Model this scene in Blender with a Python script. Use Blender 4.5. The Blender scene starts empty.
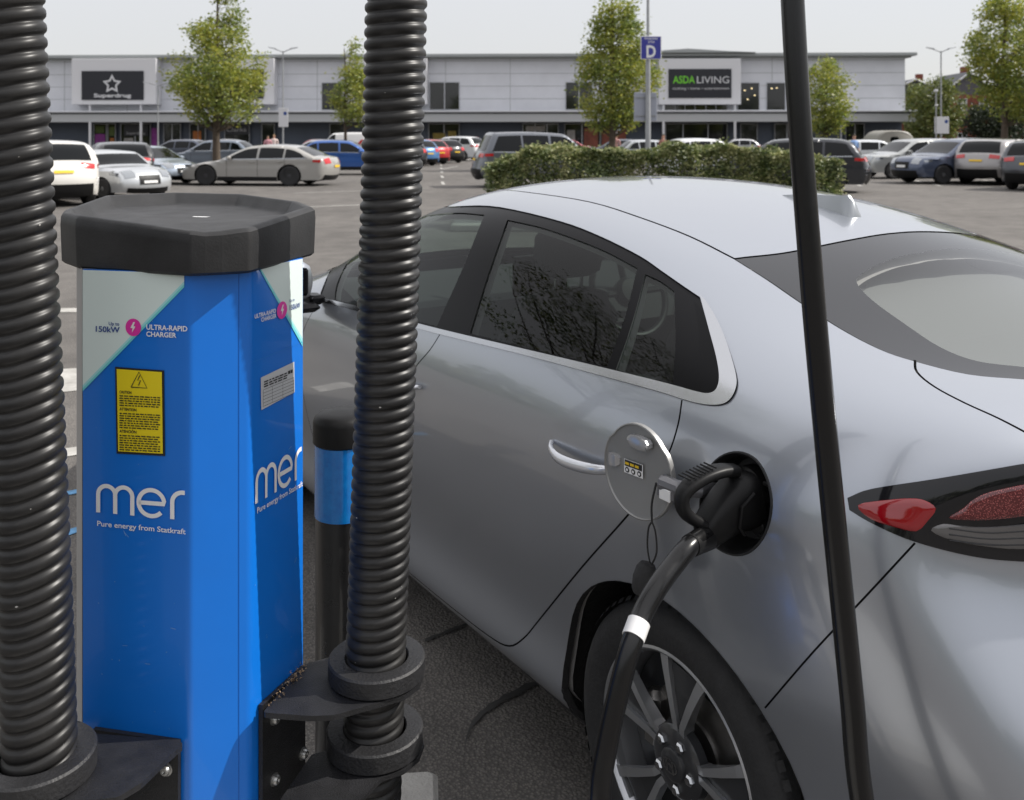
import bpy, math, random
import numpy as np
from mathutils import Vector, Matrix, geometry, noise
R = math.radians
scene = bpy.context.scene
COL = scene.collection
random.seed(7)
# ------------------------------------------------------------------ camera
F, H, PX0, PY0 = 950.0, 1.57, 512.0, 138.0      # focal length in pixels, eye height, principal column, horizon row
cam_d = bpy.data.cameras.new("camera")
cam = bpy.data.objects.new("camera", cam_d)
COL.objects.link(cam)
cam.location = (0, 0, H)
cam.rotation_euler = (R(90), 0, 0)
cam_d.sensor_width = 36.0
cam_d.lens = 36.0 * F / 1024.0
cam_d.shift_x = 0.0
cam_d.shift_y = (PY0 - 400.0) / 1024.0
cam_d.clip_start = 0.05
cam_d.clip_end = 6000
cam_d.dof.use_dof = True
cam_d.dof.focus_distance = 1.75
cam_d.dof.aperture_fstop = 8.5
scene.camera = cam
# ------------------------------------------------------------------ light
SUN_AZ, SUN_EL = 84.0, 43.0      # degrees clockwise from +Y (the view direction), elevation
w = bpy.data.worlds.new("World"); scene.world = w; w.use_nodes = True
nt = w.node_tree; nt.nodes.clear()
sky = nt.nodes.new("ShaderNodeTexSky"); sky.sky_type = 'NISHITA'
sky.sun_disc = False; sky.sun_elevation = R(SUN_EL); sky.sun_rotation = R(SUN_AZ)
sky.air_density = 1.0; sky.dust_density = 1.2; sky.ozone_density = 1.0; sky.altitude = 0
hsv = nt.nodes.new("ShaderNodeMixRGB"); hsv.inputs[0].default_value = 0.84; hsv.inputs[2].default_value = (4.55, 4.50, 4.55, 1)   # thin even high cloud over the blue
bg = nt.nodes.new("ShaderNodeBackground"); bg.inputs[1].default_value = 0.135
wo = nt.nodes.new("ShaderNodeOutputWorld")
nt.links.new(sky.outputs[0], hsv.inputs[1])
_g = nt.nodes.new("ShaderNodeTexCoord"); _sx = nt.nodes.new("ShaderNodeSeparateXYZ"); _mp = nt.nodes.new("ShaderNodeMapRange")     # cloud glows more overhead than at the horizon
_mp.inputs[1].default_value = .05; _mp.inputs[2].default_value = .75; _mp.inputs[3].default_value = 1.03; _mp.inputs[4].default_value = 1.72
_vm = nt.nodes.new("ShaderNodeVectorMath"); _vm.operation = 'SCALE'; _vm.inputs[0].default_value = (4.45, 4.38, 4.42)
nt.links.new(_g.outputs['Generated'], _sx.inputs[0]); nt.links.new(_sx.outputs[2], _mp.inputs[0]); nt.links.new(_mp.outputs[0], _vm.inputs['Scale']); nt.links.new(_vm.outputs[0], hsv.inputs[2]); nt.links.new(hsv.outputs[0], bg.inputs[0]); nt.links.new(bg.outputs[0], wo.inputs[0])
sl = bpy.data.lights.new("sun", 'SUN'); sl.energy = 4.2; sl.angle = R(0.55); sl.color = (1.0, 0.955, 0.89)
so = bpy.data.objects.new("sun", sl); COL.objects.link(so)
sd = Vector((math.sin(R(SUN_AZ)) * math.cos(R(SUN_EL)), math.cos(R(SUN_AZ)) * math.cos(R(SUN_EL)), math.sin(R(SUN_EL))))
so.rotation_euler = sd.to_track_quat('Z', 'Y').to_euler(); so.location = (20, 0, 30)
vs = scene.view_settings
vs.view_transform = 'Standard'; vs.look = 'None'; vs.gamma = 1.0; vs.exposure = 0.27; vs.use_curve_mapping = False
scene.cycles.max_bounces = 8; scene.cycles.transparent_max_bounces = 24
scene.cycles.caustics_reflective = False; scene.cycles.caustics_refractive = False
scene.cycles.sample_clamp_indirect = 6.0

# ------------------------------------------------------------------ helpers
def at(px, py, Y):
    return Vector(((px - PX0) * Y / F, Y, H - (py - PY0) * Y / F))
def atz(px, py, z):
    Y = F * (H - z) / (py - PY0)
    return Vector(((px - PX0) * Y / F, Y, z))
def tag(o, label=None, cat=None, group=None, kind=None):
    if label: o["label"] = label
    if cat: o["category"] = cat
    if group: o["group"] = group
    if kind: o["kind"] = kind
    return o
def thing(name, loc=(0, 0, 0), rz=0.0, label=None, cat=None, group=None):
    o = bpy.data.objects.new(name, None); COL.objects.link(o)
    o.location = loc; o.rotation_euler = (0, 0, rz); o.empty_display_size = 0.1
    return tag(o, label, cat, group)
def copy_tree(o, parent=None):
    c = o.copy(); COL.objects.link(c)
    if parent: c.parent = parent
    for ch in list(o.children):
        copy_tree(ch, c)
    return c

def mat(name, col, rough=0.5, metal=0.0, coat=0.0, spec=0.5, var=0.0, vscale=5.0, bump=0.0, bscale=50.0, emit=None, trans=0.0, alpha=1.0, rvar=0.0, col2=None, detail=6.0, coords='Object'):
    m = bpy.data.materials.new(name); m.use_nodes = True
    t = m.node_tree; b = t.nodes["Principled BSDF"]
    b.inputs['Base Color'].default_value = (*col, 1); b.inputs['Roughness'].default_value = rough
    b.inputs['Metallic'].default_value = metal; b.inputs['Coat Weight'].default_value = coat
    b.inputs['Coat Roughness'].default_value = 0.03; b.inputs['Specular IOR Level'].default_value = spec
    b.inputs['Transmission Weight'].default_value = trans; b.inputs['Alpha'].default_value = alpha
    tc = t.nodes.new("ShaderNodeTexCoord")
    if var > 0 or col2:
        n = t.nodes.new("ShaderNodeTexNoise"); n.inputs['Scale'].default_value = vscale; n.inputs['Detail'].default_value = detail
        n.inputs['Roughness'].default_value = 0.65
        r = t.nodes.new("ShaderNodeValToRGB")
        r.color_ramp.elements[0].position = 0.3; r.color_ramp.elements[1].position = 0.7
        c2 = col2 if col2 else tuple(min(1, c * (1 + var)) for c in col)
        c1 = col if col2 else tuple(c * (1 - var) for c in col)
        r.color_ramp.elements[0].color = (*c1, 1); r.color_ramp.elements[1].color = (*c2, 1)
        t.links.new(tc.outputs[coords], n.inputs['Vector']); t.links.new(n.outputs[0], r.inputs[0]); t.links.new(r.outputs[0], b.inputs['Base Color'])
    if rvar > 0:
        n3 = t.nodes.new("ShaderNodeTexNoise"); n3.inputs['Scale'].default_value = vscale * 3; n3.inputs['Detail'].default_value = 5
        mr = t.nodes.new("ShaderNodeMapRange"); mr.inputs[3].default_value = max(0, rough - rvar); mr.inputs[4].default_value = min(1, rough + rvar)
        t.links.new(tc.outputs[coords], n3.inputs['Vector']); t.links.new(n3.outputs[0], mr.inputs[0]); t.links.new(mr.outputs[0], b.inputs['Roughness'])
    if bump > 0:
        n2 = t.nodes.new("ShaderNodeTexNoise"); n2.inputs['Scale'].default_value = bscale; n2.inputs['Detail'].default_value = 4
        bp = t.nodes.new("ShaderNodeBump"); bp.inputs['Strength'].default_value = bump; bp.inputs['Distance'].default_value = 0.02
        t.links.new(tc.outputs[coords], n2.inputs['Vector']); t.links.new(n2.outputs[0], bp.inputs['Height']); t.links.new(bp.outputs[0], b.inputs['Normal'])
    if emit:
        b.inputs['Emission Color'].default_value = (*emit[0], 1); b.inputs['Emission Strength'].default_value = emit[1]
    return m
def glass_mat(name, tint, refl=1.0, rough=0.0, ior=1.5):
    """thin glass: tinted see-through mixed with a Fresnel reflection"""
    m = bpy.data.materials.new(name); m.use_nodes = True
    t = m.node_tree; t.nodes.clear()
    o = t.nodes.new("ShaderNodeOutputMaterial"); mx = t.nodes.new("ShaderNodeMixShader")
    tr = t.nodes.new("ShaderNodeBsdfTransparent"); tr.inputs[0].default_value = (*tint, 1)
    gl = t.nodes.new("ShaderNodeBsdfGlossy"); gl.inputs['Roughness'].default_value = rough; gl.inputs[0].default_value = (refl, refl, refl, 1)
    geo = t.nodes.new("ShaderNodeNewGeometry")
    fr = t.nodes.new("ShaderNodeFresnel"); fr.inputs[0].default_value = ior
    mm = t.nodes.new("ShaderNodeMath"); mm.operation = 'MULTIPLY'; mm.inputs[1].default_value = 1.1; mm.use_clamp = True
    inv = t.nodes.new("ShaderNodeMath"); inv.operation = 'SUBTRACT'; inv.inputs[0].default_value = 1.0
    fm = t.nodes.new("ShaderNodeMath"); fm.operation = 'MULTIPLY'
    t.links.new(geo.outputs['Backfacing'], inv.inputs[1]); t.links.new(fr.outputs[0], mm.inputs[0])
    t.links.new(mm.outputs[0], fm.inputs[0]); t.links.new(inv.outputs[0], fm.inputs[1])
    t.links.new(fm.outputs[0], mx.inputs[0]); t.links.new(tr.outputs[0], mx.inputs[1]); t.links.new(gl.outputs[0], mx.inputs[2]); t.links.new(mx.outputs[0], o.inputs[0])
    return m

class MB:
    """collects shapes into one mesh object"""
    def __init__(s): s.v = []; s.f = []; s.mi = []; s.m = 0
    def add(s, vs_, fs_):
        o = len(s.v); s.v += [tuple(p) for p in vs_]
        s.f += [tuple(i + o for i in f) for f in fs_]; s.mi += [s.m] * len(fs_); return s
    def box(s, c, d, rz=0.0, bev=0.0):
        hx, hy, hz = d[0] / 2, d[1] / 2, d[2] / 2; cs, sn = math.cos(rz), math.sin(rz)
        b = min(bev, hx * .9, hy * .9, hz * .9)
        if b <= 0:
            L = [(-hx, -hy, -hz), (hx, -hy, -hz), (hx, hy, -hz), (-hx, hy, -hz), (-hx, -hy, hz), (hx, -hy, hz), (hx, hy, hz), (-hx, hy, hz)]
            fs = [(0, 3, 2, 1), (4, 5, 6, 7), (0, 1, 5, 4), (1, 2, 6, 5), (2, 3, 7, 6), (3, 0, 4, 7)]
        else:
            L = []; rings = [(-hz, b), (-hz + b, 0), (hz - b, 0), (hz, b)]
            for z, i in rings:
                x, y = hx - i, hy - i
                L += [(-x + b, -y, z), (x - b, -y, z), (x, -y + b, z), (x, y - b, z), (x - b, y, z), (-x + b, y, z), (-x, y - b, z), (-x, -y + b, z)]
            fs = [tuple(range(7, -1, -1)), tuple(range(24, 32))]
            for r in range(3):
                for k in range(8): fs.append((r * 8 + k, r * 8 + (k + 1) % 8, r * 8 + 8 + (k + 1) % 8, r * 8 + 8 + k))
        s.add([(c[0] + x * cs - y * sn, c[1] + x * sn + y * cs, c[2] + z) for x, y, z in L], fs); return s
    def prism(s, poly, z0, z1, cap=True):
        """poly: list of (x,y) counter-clockwise; z0/z1 numbers or lists"""
        n = len(poly)
        a = z0 if hasattr(z0, '__len__') else [z0] * n
        b = z1 if hasattr(z1, '__len__') else [z1] * n
        vs_ = [(p[0], p[1], a[i]) for i, p in enumerate(poly)] + [(p[0], p[1], b[i]) for i, p in enumerate(poly)]
        fs = [(i, (i + 1) % n, n + (i + 1) % n, n + i) for i in range(n)]
        if cap: fs += [tuple(range(n - 1, -1, -1)), tuple(range(n, 2 * n))]
        s.add(vs_, fs); return s
    def loft(s, rings, closed=True, caps=True):
        n = len(rings[0]); vs_ = [p for r in rings for p in r]; fs = []
        for k in range(len(rings) - 1):
            for i in range(n if closed else n - 1):
                j = (i + 1) % n
                fs.append((k * n + i, k * n + j, (k + 1) * n + j, (k + 1) * n + i))
        if caps and closed:
            fs.append(tuple(range(n - 1, -1, -1))); fs.append(tuple((len(rings) - 1) * n + i for i in range(n)))
        s.add(vs_, fs); return s
    def tube(s, pts, r, n=12, caps=True):
        pts = [Vector(p) for p in pts]; rr = r if hasattr(r, '__len__') else [r] * len(pts)
        rings = []; prev = None
        for i, p in enumerate(pts):
            d = (pts[min(i + 1, len(pts) - 1)] - pts[max(i - 1, 0)]).normalized()
            if prev is None:
                up = Vector((0, 0, 1)) if abs(d.z) < 0.9 else Vector((1, 0, 0)); e1 = d.cross(up).normalized()
            else: e1 = (prev - d * prev.dot(d)).normalized()
            prev = e1; e2 = d.cross(e1)
            rings.append([p + (e1 * math.cos(a) + e2 * math.sin(a)) * rr[i] for a in [2 * math.pi * k / n for k in range(n)]])
        return s.loft(rings, True, caps)
    def lathe(s, c, axis, prof, n=32, closed_prof=False):
        """prof: list of (radius, height along axis)"""
        ax = Vector(axis).normalized(); up = Vector((0, 0, 1)) if abs(ax.z) < 0.9 else Vector((1, 0, 0))
        e1 = ax.cross(up).normalized(); e2 = ax.cross(e1); c = Vector(c)
        rings = [[c + ax * h + (e1 * math.cos(2 * math.pi * k / n) + e2 * math.sin(2 * math.pi * k / n)) * max(r, 1e-4) for k in range(n)] for r, h in prof]
        if closed_prof: rings.append(rings[0])
        return s.loft(rings, True, not closed_prof)
    def quad(s, a, b, c, d): return s.add([a, b, c, d], [(0, 1, 2, 3)])
    def build(s, name, m=None, parent=None, smooth=False, angle=35):
        me = bpy.data.meshes.new(name); me.from_pydata(s.v, [], s.f); me.update()
        ms = m if isinstance(m, (list, tuple)) else [m]
        for x in ms: me.materials.append(x)
        if len(ms) > 1: me.polygons.foreach_set('material_index', s.mi)
        if smooth:
            me.polygons.foreach_set('use_smooth', [True] * len(me.polygons))
            if angle < 180: me.set_sharp_from_angle(angle=R(angle))
        o = bpy.data.objects.new(name, me); COL.objects.link(o)
        if parent: o.parent = parent
        return o

def round_poly(pts, r, n=5):
    out = []; N = len(pts)
    for i in range(N):
        p = Vector(pts[i]).to_2d(); a = Vector(pts[i - 1]).to_2d(); b = Vector(pts[(i + 1) % N]).to_2d()
        rr = r[i] if hasattr(r, '__len__') else r
        da, db = (a - p), (b - p); la, lb = da.length, db.length; da.normalize(); db.normalize()
        ang = math.acos(max(-1, min(1, da.dot(db)))); t = min(rr / math.tan(ang / 2) if ang > 1e-3 else 0, la * .48, lb * .48)
        if rr <= 0 or t < 1e-5: out.append((p.x, p.y)); continue
        p0, p2 = p + da * t, p + db * t
        for k in range(n + 1):
            s_ = k / n; q = p0 * (1 - s_) ** 2 + p * 2 * s_ * (1 - s_) + p2 * s_ ** 2; out.append((q.x, q.y))
    return out
def inset_poly(pts, d):
    out = []; N = len(pts)
    for i in range(N):
        p = Vector(pts[i]); a = Vector(pts[i - 1]); b = Vector(pts[(i + 1) % N])
        e1 = (p - a).normalized(); e2 = (b - p).normalized()
        n1 = Vector((-e1.y, e1.x)); n2 = Vector((-e2.y, e2.x)); m = n1 + n2
        m = m / max(0.3, m.dot(n1)); out.append((p.x + m.x * d, p.y + m.y * d))
    return out
def smooth_line(pts, n=6, closed=False):
    P = [np.array(p, float) for p in pts]; N = len(P); out = []
    for i in range(N if closed else N - 1):
        p0 = P[i - 1] if (closed or i > 0) else 2 * P[0] - P[1]; p1 = P[i]; p2 = P[(i + 1) % N]
        p3 = P[(i + 2) % N] if (closed or i + 2 < N) else 2 * P[-1] - P[-2]
        for k in range(n):
            t = k / n
            out.append(0.5 * ((2 * p1) + (-p0 + p2) * t + (2 * p0 - 5 * p1 + 4 * p2 - p3) * t * t + (-p0 + 3 * p1 - 3 * p2 + p3) * t ** 3))
    if not closed: out.append(P[-1])
    return out
def in_poly(poly, X, Y):
    """vectorised point in polygon"""
    X = np.asarray(X); Y = np.asarray(Y); ins = np.zeros(X.shape, bool); n = len(poly); j = n - 1
    for i in range(n):
        xi, yi = poly[i][0], poly[i][1]; xj, yj = poly[j][0], poly[j][1]
        if yi != yj:
            c = ((yi > Y) != (yj > Y)) & (X < (xj - xi) * (Y - yi) / (yj - yi) + xi); ins ^= c
        j = i
    return ins

_tcache = {}
def text_mesh(txt, bold=0.0):
    """2D triangulated glyphs of the built-in font: verts (x,y) with cap height about .7, faces, width"""
    k = (txt, bold)
    if k in _tcache: return _tcache[k]
    cu = bpy.data.curves.new("t", 'FONT'); cu.body = txt; cu.size = 1.0; cu.offset = bold; cu.resolution_u = 3
    o = bpy.data.objects.new("t", cu); COL.objects.link(o)
    bpy.context.view_layer.update()
    me = bpy.data.meshes.new_from_object(o.evaluated_get(bpy.context.evaluated_depsgraph_get()))
    vs_ = [(v.co.x, v.co.y) for v in me.vertices]; fs = [tuple(p.vertices) for p in me.polygons]
    bpy.data.objects.remove(o); bpy.data.curves.remove(cu); bpy.data.meshes.remove(me)
    xs = [v[0] for v in vs_] or [0]; x0 = min(xs)
    vs_ = [(v[0] - x0, v[1]) for v in vs_]
    _tcache[k] = (vs_, fs, max(xs) - x0); return _tcache[k]
def put_text(mb, txt, org, xd, yd, capheight=None, width=None, bold=0.0, align='L', squeeze=1.0):
    vs_, fs, wd = text_mesh(txt, bold)
    if not vs_: return
    s = capheight / 0.70 if capheight else width / wd
    sx = (width / wd) if (width and capheight) else s * squeeze
    off = {'L': 0, 'C': -wd / 2, 'R': -wd}[align]
    org = Vector(org); xd = Vector(xd).normalized(); yd = Vector(yd).normalized()
    mb.add([org + xd * ((x + off) * sx) + yd * (y * s) for x, y in vs_], fs)
def stroke(mb, pts, wd, org, xd, yd, caps=True):
    """flat line of constant width in a plane"""
    pts = [Vector((p[0], p[1])) for p in pts]; L = []; Rr = []
    for i, p in enumerate(pts):
        d = (pts[min(i + 1, len(pts) - 1)] - pts[max(i - 1, 0)]).normalized(); n = Vector((-d.y, d.x))
        L.append(p + n * wd / 2); Rr.append(p - n * wd / 2)
    org = Vector(org); xd = Vector(xd); yd = Vector(yd)
    V = [org + xd * q.x + yd * q.y for q in L + Rr]; n = len(pts)
    mb.add(V, [(n + i, n + i + 1, i + 1, i) for i in range(n - 1)])
# ------------------------------------------------------------------ materials
M = {}
M['paint'] = mat("silver_paint", (0.405, 0.43, 0.475), rough=0.28, metal=0.74, coat=1.0)
M['paint'].node_tree.nodes['Principled BSDF'].inputs['Coat Roughness'].default_value = 0.03
M['black_gloss'] = mat("gloss_black_trim", (0.006, 0.006, 0.007), rough=0.28, spec=.10)
M['black_inner'] = mat("seam_black", (0.006, 0.006, 0.007), rough=0.9)
M['chrome'] = mat("satin_chrome", (0.55, 0.56, 0.58), rough=0.18, metal=1.0)
M['glass_front'] = glass_mat("side_glass", (0.50, 0.57, 0.54), refl=.5)
M['glass_rear'] = glass_mat("privacy_glass", (0.38, 0.43, 0.41), refl=.5)
M['glass_back'] = glass_mat("rear_screen_glass", (0.84, 0.86, 0.85))
M['frit'] = mat("rear_screen_border", (0.02, 0.021, 0.024), rough=0.07, spec=.6)
M['rubber'] = mat("tyre_rubber", (0.022, 0.022, 0.023), rough=0.82, var=.25, vscale=30, bump=0.15, bscale=120)
M['arch'] = mat("wheel_arch_liner", (0.018, 0.017, 0.017), rough=0.95, bump=.3, bscale=60)
M['rim'] = mat("machined_alloy", (0.50, 0.51, 0.53), rough=0.32, metal=.8, rvar=.06, vscale=20)
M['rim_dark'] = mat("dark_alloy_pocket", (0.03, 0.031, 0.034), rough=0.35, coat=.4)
M['steel'] = mat("brake_steel", (0.30, 0.29, 0.28), rough=0.4, metal=1.0, var=.2, vscale=15)
M['plastic'] = mat("black_plastic", (0.010, 0.010, 0.0105), rough=0.45, rvar=.06, vscale=12, spec=.22)
M['plastic_port'] = mat("port_plastic", (0.014, 0.014, 0.015), rough=0.5, bump=.05, bscale=200)
M['white'] = mat("white_sticker", (0.80, 0.80, 0.80), rough=0.4)
M['red_lens'] = mat("red_lens", (0.30, 0.002, 0.008), rough=0.08, coat=1.0, spec=.6)
M['dark_lens'] = mat("smoked_lens", (0.010, 0.010, 0.012), rough=0.06, spec=.5)
M['clear_lens'] = mat("clear_lens", (0.15, 0.145, 0.145), rough=0.15, coat=.6, metal=.3)
M['seat'] = mat("seat_cloth", (0.045, 0.045, 0.05), rough=0.95, bump=.3, bscale=300)
M['cabin'] = mat("cabin_trim", (0.03, 0.03, 0.032), rough=0.8)
M['headliner'] = mat("pale_headliner", (0.32, 0.31, 0.30), rough=0.95)
M['shelf'] = mat("pale_parcel_shelf", (0.135, 0.14, 0.138), rough=0.9)
M['asphalt_mark'] = None
# ------------------------------------------------------------------ the silver car at the charger
FW = np.array([-.539, .842]); LW = np.array([-.842, -.539]); O2 = np.array([1.063, 2.352])   # forward, left, rear axle centre on the ground
CARZ = math.atan2(FW[1], FW[0])
car = thing("silver_hatchback", (O2[0], O2[1], 0), CARZ, "large silver-blue hatchback in the foreground, plugged in and charging at the blue post", "car")
def net():
    xb = [3.58, 3.54, 3.40, 3.05, 2.65, 2.25, 1.85, 1.40, .95, .50, .10, -.22, -.47, -.62, -.80, -.88]
    yb = [0, .38, .68, .84, .885, .895, .90, .905, .91, .912, .915, .905, .865, .745, .42, 0]
    G = np.zeros((16, 14, 3))
    # (z0, dy, z lift at the rear, shift forward at the rear corner)
    low = [(.17, .085, .06, .10), (.22, .030, .06, .05), (.36, .068, .03, -.01), (.54, .026, .02, -.02), (.70, .010, .03, -.01), (.825, .0, .06, .03), (.90, .022, .085, .05)]
    for i, (z0, dy, lift, fw) in enumerate(low):
        for j in range(16):
            x, y = xb[j], yb[j]
            rear = min(1, max(0, (2.3 - x) / 2.9)); front = min(1, max(0, (x - 2.3) / 1.3))
            z = z0 + lift * rear - (z0 > .6) * (z0 - .6) * .55 * front
            n = math.hypot(x - 1.3, y * 3)
            if j >= 12: x += fw * (j - 11) / 2 if j < 14 else fw
            if j <= 2: x -= .05 * (i < 2) + .04 * (i > 4)
            y = max(0, y - dy) if y > 0 else 0
            if 1 <= i <= 5 and j in (11, 12, 13):
                cx_ = [-.72, -.75, -.70, -.60, -.50][i - 1]
                x = {11: -.26, 12: cx_, 13: cx_ - .045}[j]; y = {11: .905, 12: .845, 13: .66}[j] - dy
            if 1 <= i <= 5 and j in (14, 15): x = [-.90, -.93, -.91, -.84, -.76][i - 1] - (.03 if j == 15 else 0)
            G[j, i] = (x, y, z)
    r7 = [(3.42, 0, .72), (3.38, .33, .72), (3.26, .58, .755), (2.95, .75, .83), (2.62, .81, .90), (2.25, .84, .945), (1.85, .855, .972), (1.40, .86, .993), (.95, .862, 1.017), (.50, .86, 1.04), (.10, .85, 1.06), (-.22, .83, 1.075), (-.45, .775, 1.08), (-.62, .66, 1.08), (-.79, .38, 1.075), (-.86, 0, 1.07)]
    r8 = [(3.33, 0, .775), (3.30, .25, .775), (3.20, .48, .80), (3.0, .62, .865), (2.68, .72, .93), (2.25, .79, .99), (1.88, .79, 1.06), (1.40, .80, 1.115), (.95, .805, 1.14), (.5, .80, 1.15), (.1, .79, 1.14), (-.2, .765, 1.12), (-.42, .70, 1.115), (-.57, .58, 1.11), (-.71, .32, 1.10), (-.77, 0, 1.095)]
    r9 = [(3.22, 0, .825), (3.2, .19, .825), (3.12, .36, .85), (3.0, .5, .895), (2.74, .60, .955), (2.28, .70, 1.02), (1.86, .71, 1.16), (1.40, .73, 1.25), (.95, .735, 1.275), (.5, .73, 1.25), (.1, .705, 1.195), (-.2, .68, 1.15), (-.40, .62, 1.13), (-.53, .50, 1.125), (-.64, .27, 1.115), (-.69, 0, 1.11)]
    r10 = [(3.14, 0, .865), (3.12, .13, .865), (3.06, .26, .88), (2.96, .38, .92), (2.75, .5, .965), (2.32, .63, 1.03), (1.87, .64, 1.225), (1.40, .64, 1.345), (.95, .635, 1.368), (.5, .63, 1.325), (.1, .60, 1.235), (-.2, .585, 1.165), (-.38, .53, 1.138), (-.49, .42, 1.13), (-.58, .22, 1.125), (-.63, 0, 1.12)]
    r11 = [(3.09, 0, .885), (3.07, .08, .885), (3.02, .17, .895), (2.95, .26, .925), (2.75, .36, .97), (2.40, .46, 1.03), (1.96, .47, 1.24), (1.46, .49, 1.395), (.96, .505, 1.412), (.5, .50, 1.362), (.1, .49, 1.268), (-.2, .47, 1.180), (-.38, .42, 1.147), (-.46, .33, 1.14), (-.54, .16, 1.135), (-.59, 0, 1.13)]
    r12 = [(3.06, 0, .90), (3.04, .04, .90), (3.0, .08, .905), (2.93, .13, .93), (2.75, .18, .975), (2.44, .24, 1.035), (2.02, .24, 1.255), (1.52, .25, 1.42), (.98, .26, 1.442), (.5, .255, 1.402), (.1, .25, 1.316), (-.2, .24, 1.215), (-.38, .21, 1.168), (-.45, .165, 1.155), (-.52, .08, 1.145), (-.56, 0, 1.14)]
    r13 = [(3.04, 0, .905), (3.02, 0, .905), (2.99, 0, .91), (2.93, 0, .935), (2.75, 0, .98), (2.45, 0, 1.04), (2.04, 0, 1.26), (1.54, 0, 1.428), (.99, 0, 1.452), (.5, 0, 1.417), (.1, 0, 1.335), (-.2, 0, 1.23), (-.39, 0, 1.178), (-.45, 0, 1.165), (-.51, 0, 1.155), (-.54, 0, 1.15)]
    for i, r in enumerate([r7, r8, r9, r10, r11, r12, r13]):
        G[:, 7 + i] = r
    return G
NET = net()
_mir = np.array([1, -1, 1])
_P = np.zeros((18, 16, 3)); _P[1:17, 1:15] = NET
_P[0, 1:15] = NET[1] * _mir; _P[17, 1:15] = NET[14] * _mir
_P[:, 0] = 2 * _P[:, 1] - _P[:, 2]; _P[:, 15] = _P[:, 13] * _mir
def _bs(t):
    return np.stack([(1 - t) ** 3, 3 * t ** 3 - 6 * t ** 2 + 4, -3 * t ** 3 + 3 * t ** 2 + 3 * t + 1, t ** 3], -1) / 6.
def _dbs(t):
    return np.stack([-3 * (1 - t) ** 2, 9 * t ** 2 - 12 * t, -9 * t ** 2 + 6 * t + 3, 3 * t ** 2], -1) / 6.
def S(uv, der=False):
    uv = np.atleast_2d(np.asarray(uv, float)); u = np.clip(uv[:, 0], 0, 15); v = np.clip(uv[:, 1], 0, 13)
    iu = np.minimum(u.astype(int), 14); iv = np.minimum(v.astype(int), 12); fu = u - iu; fv = v - iv
    idx = _P[iu[:, None, None] + np.arange(4)[None, :, None], iv[:, None, None] + np.arange(4)[None, None, :]]
    bu, bv = _bs(fu), _bs(fv)
    p = np.einsum('ni,nj,nijk->nk', bu, bv, idx)
    if not der: return p
    du = np.einsum('ni,nj,nijk->nk', _dbs(fu), bv, idx); dv = np.einsum('ni,nj,nijk->nk', bu, _dbs(fv), idx)
    return p, du, dv
def car2px(p):
    w2 = O2 + p[:, :1] * FW + p[:, 1:2] * LW
    return np.stack([PX0 + F * w2[:, 0] / w2[:, 1], PY0 + F * (H - p[:, 2]) / w2[:, 1]], -1)
_gu, _gv = np.meshgrid(np.arange(3.5, 14.95, .06), np.arange(0, 13.01, .06), indexing='ij')
_guv = np.stack([_gu.ravel(), _gv.ravel()], -1)
_gp, _gdu, _gdv = S(_guv, True)
_gn = np.cross(_gdu, _gdv); _gn /= np.linalg.norm(_gn, axis=1)[:, None] + 1e-9
_campos = np.array([-(FW @ O2), -(LW @ O2), H])
_face = np.einsum('nk,nk->n', _gn, _campos - _gp) > 0
_gpx = car2px(_gp)
def inv(pts, mode='px', lo=None):
    """find (u,v) whose surface point projects on the given 2-D points"""
    pts = np.atleast_2d(np.asarray(pts, float))
    fn = {'px': car2px, 'xz': lambda p: p[:, [0, 2]], 'xy': lambda p: p[:, [0, 1]]}[mode]
    ref = fn(_gp); sc_ = 1.0 if mode == 'px' else 500.
    out = []
    for q in pts:
        d = ((ref - q) ** 2).sum(1)
        if mode == 'px': d = d + (~_face) * 1e9
        if mode == 'xz': d = d + ((_gv[...].ravel() > 10.5)) * 1e9
        if mode == 'xy': d = d + ((_gv[...].ravel() < 8.5)) * 1e9
        out.append(_guv[d.argmin()])
    uv = np.array(out); e = 1e-3
    for _ in range(6):
        p0 = fn(S(uv)); pu = (fn(S(uv + [e, 0])) - p0) / e; pv = (fn(S(uv + [0, e])) - p0) / e
        r = pts - p0; det = pu[:, 0] * pv[:, 1] - pu[:, 1] * pv[:, 0]; det = np.where(abs(det) < 1e-9, 1e-9, det)
        su = (r[:, 0] * pv[:, 1] - r[:, 1] * pv[:, 0]) / det; sv = (pu[:, 0] * r[:, 1] - pu[:, 1] * r[:, 0]) / det
        st = np.clip(np.stack([su, sv], -1), -.3, .3)
        uv = np.clip(uv + st, [0, 0], [14.97, 13])
    return uv
def line_px(pts, n=4, closed=False, mode='px'):
    return inv(np.array(smooth_line(pts, n, closed)), mode)
def corner_px(segs, n=4, mode='px'):
    """closed outline from smooth runs that meet in corners"""
    out = []
    for s_ in segs: out += smooth_line(s_, n)[:-1] if len(s_) > 2 else [np.array(s_[0], float)]
    return inv(np.array(out), mode)
def off_uv(uv, d, closed=False):
    """offset a curve sideways on the surface by d metres (left of travel)"""
    uv = np.asarray(uv); p, du, dv = S(uv, True); N = len(uv)
    t = np.array([p[(i + 1) % N if closed else min(i + 1, N - 1)] - p[i - 1 if closed else max(i - 1, 0)] for i in range(N)])
    n = np.cross(du, dv); s = np.cross(n, t); s /= np.linalg.norm(s, axis=1)[:, None] + 1e-12; s *= d
    a = (du * du).sum(1); b = (du * dv).sum(1); c = (dv * dv).sum(1); r1 = (s * du).sum(1); r2 = (s * dv).sum(1); det = a * c - b * b + 1e-14
    return uv + np.stack([(c * r1 - b * r2) / det, (a * r2 - b * r1) / det], -1)
def ribbon(uv, wd, closed=False):
    a = off_uv(uv, wd / 2, closed); b = off_uv(uv, -wd / 2, closed)
    return a, b

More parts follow.
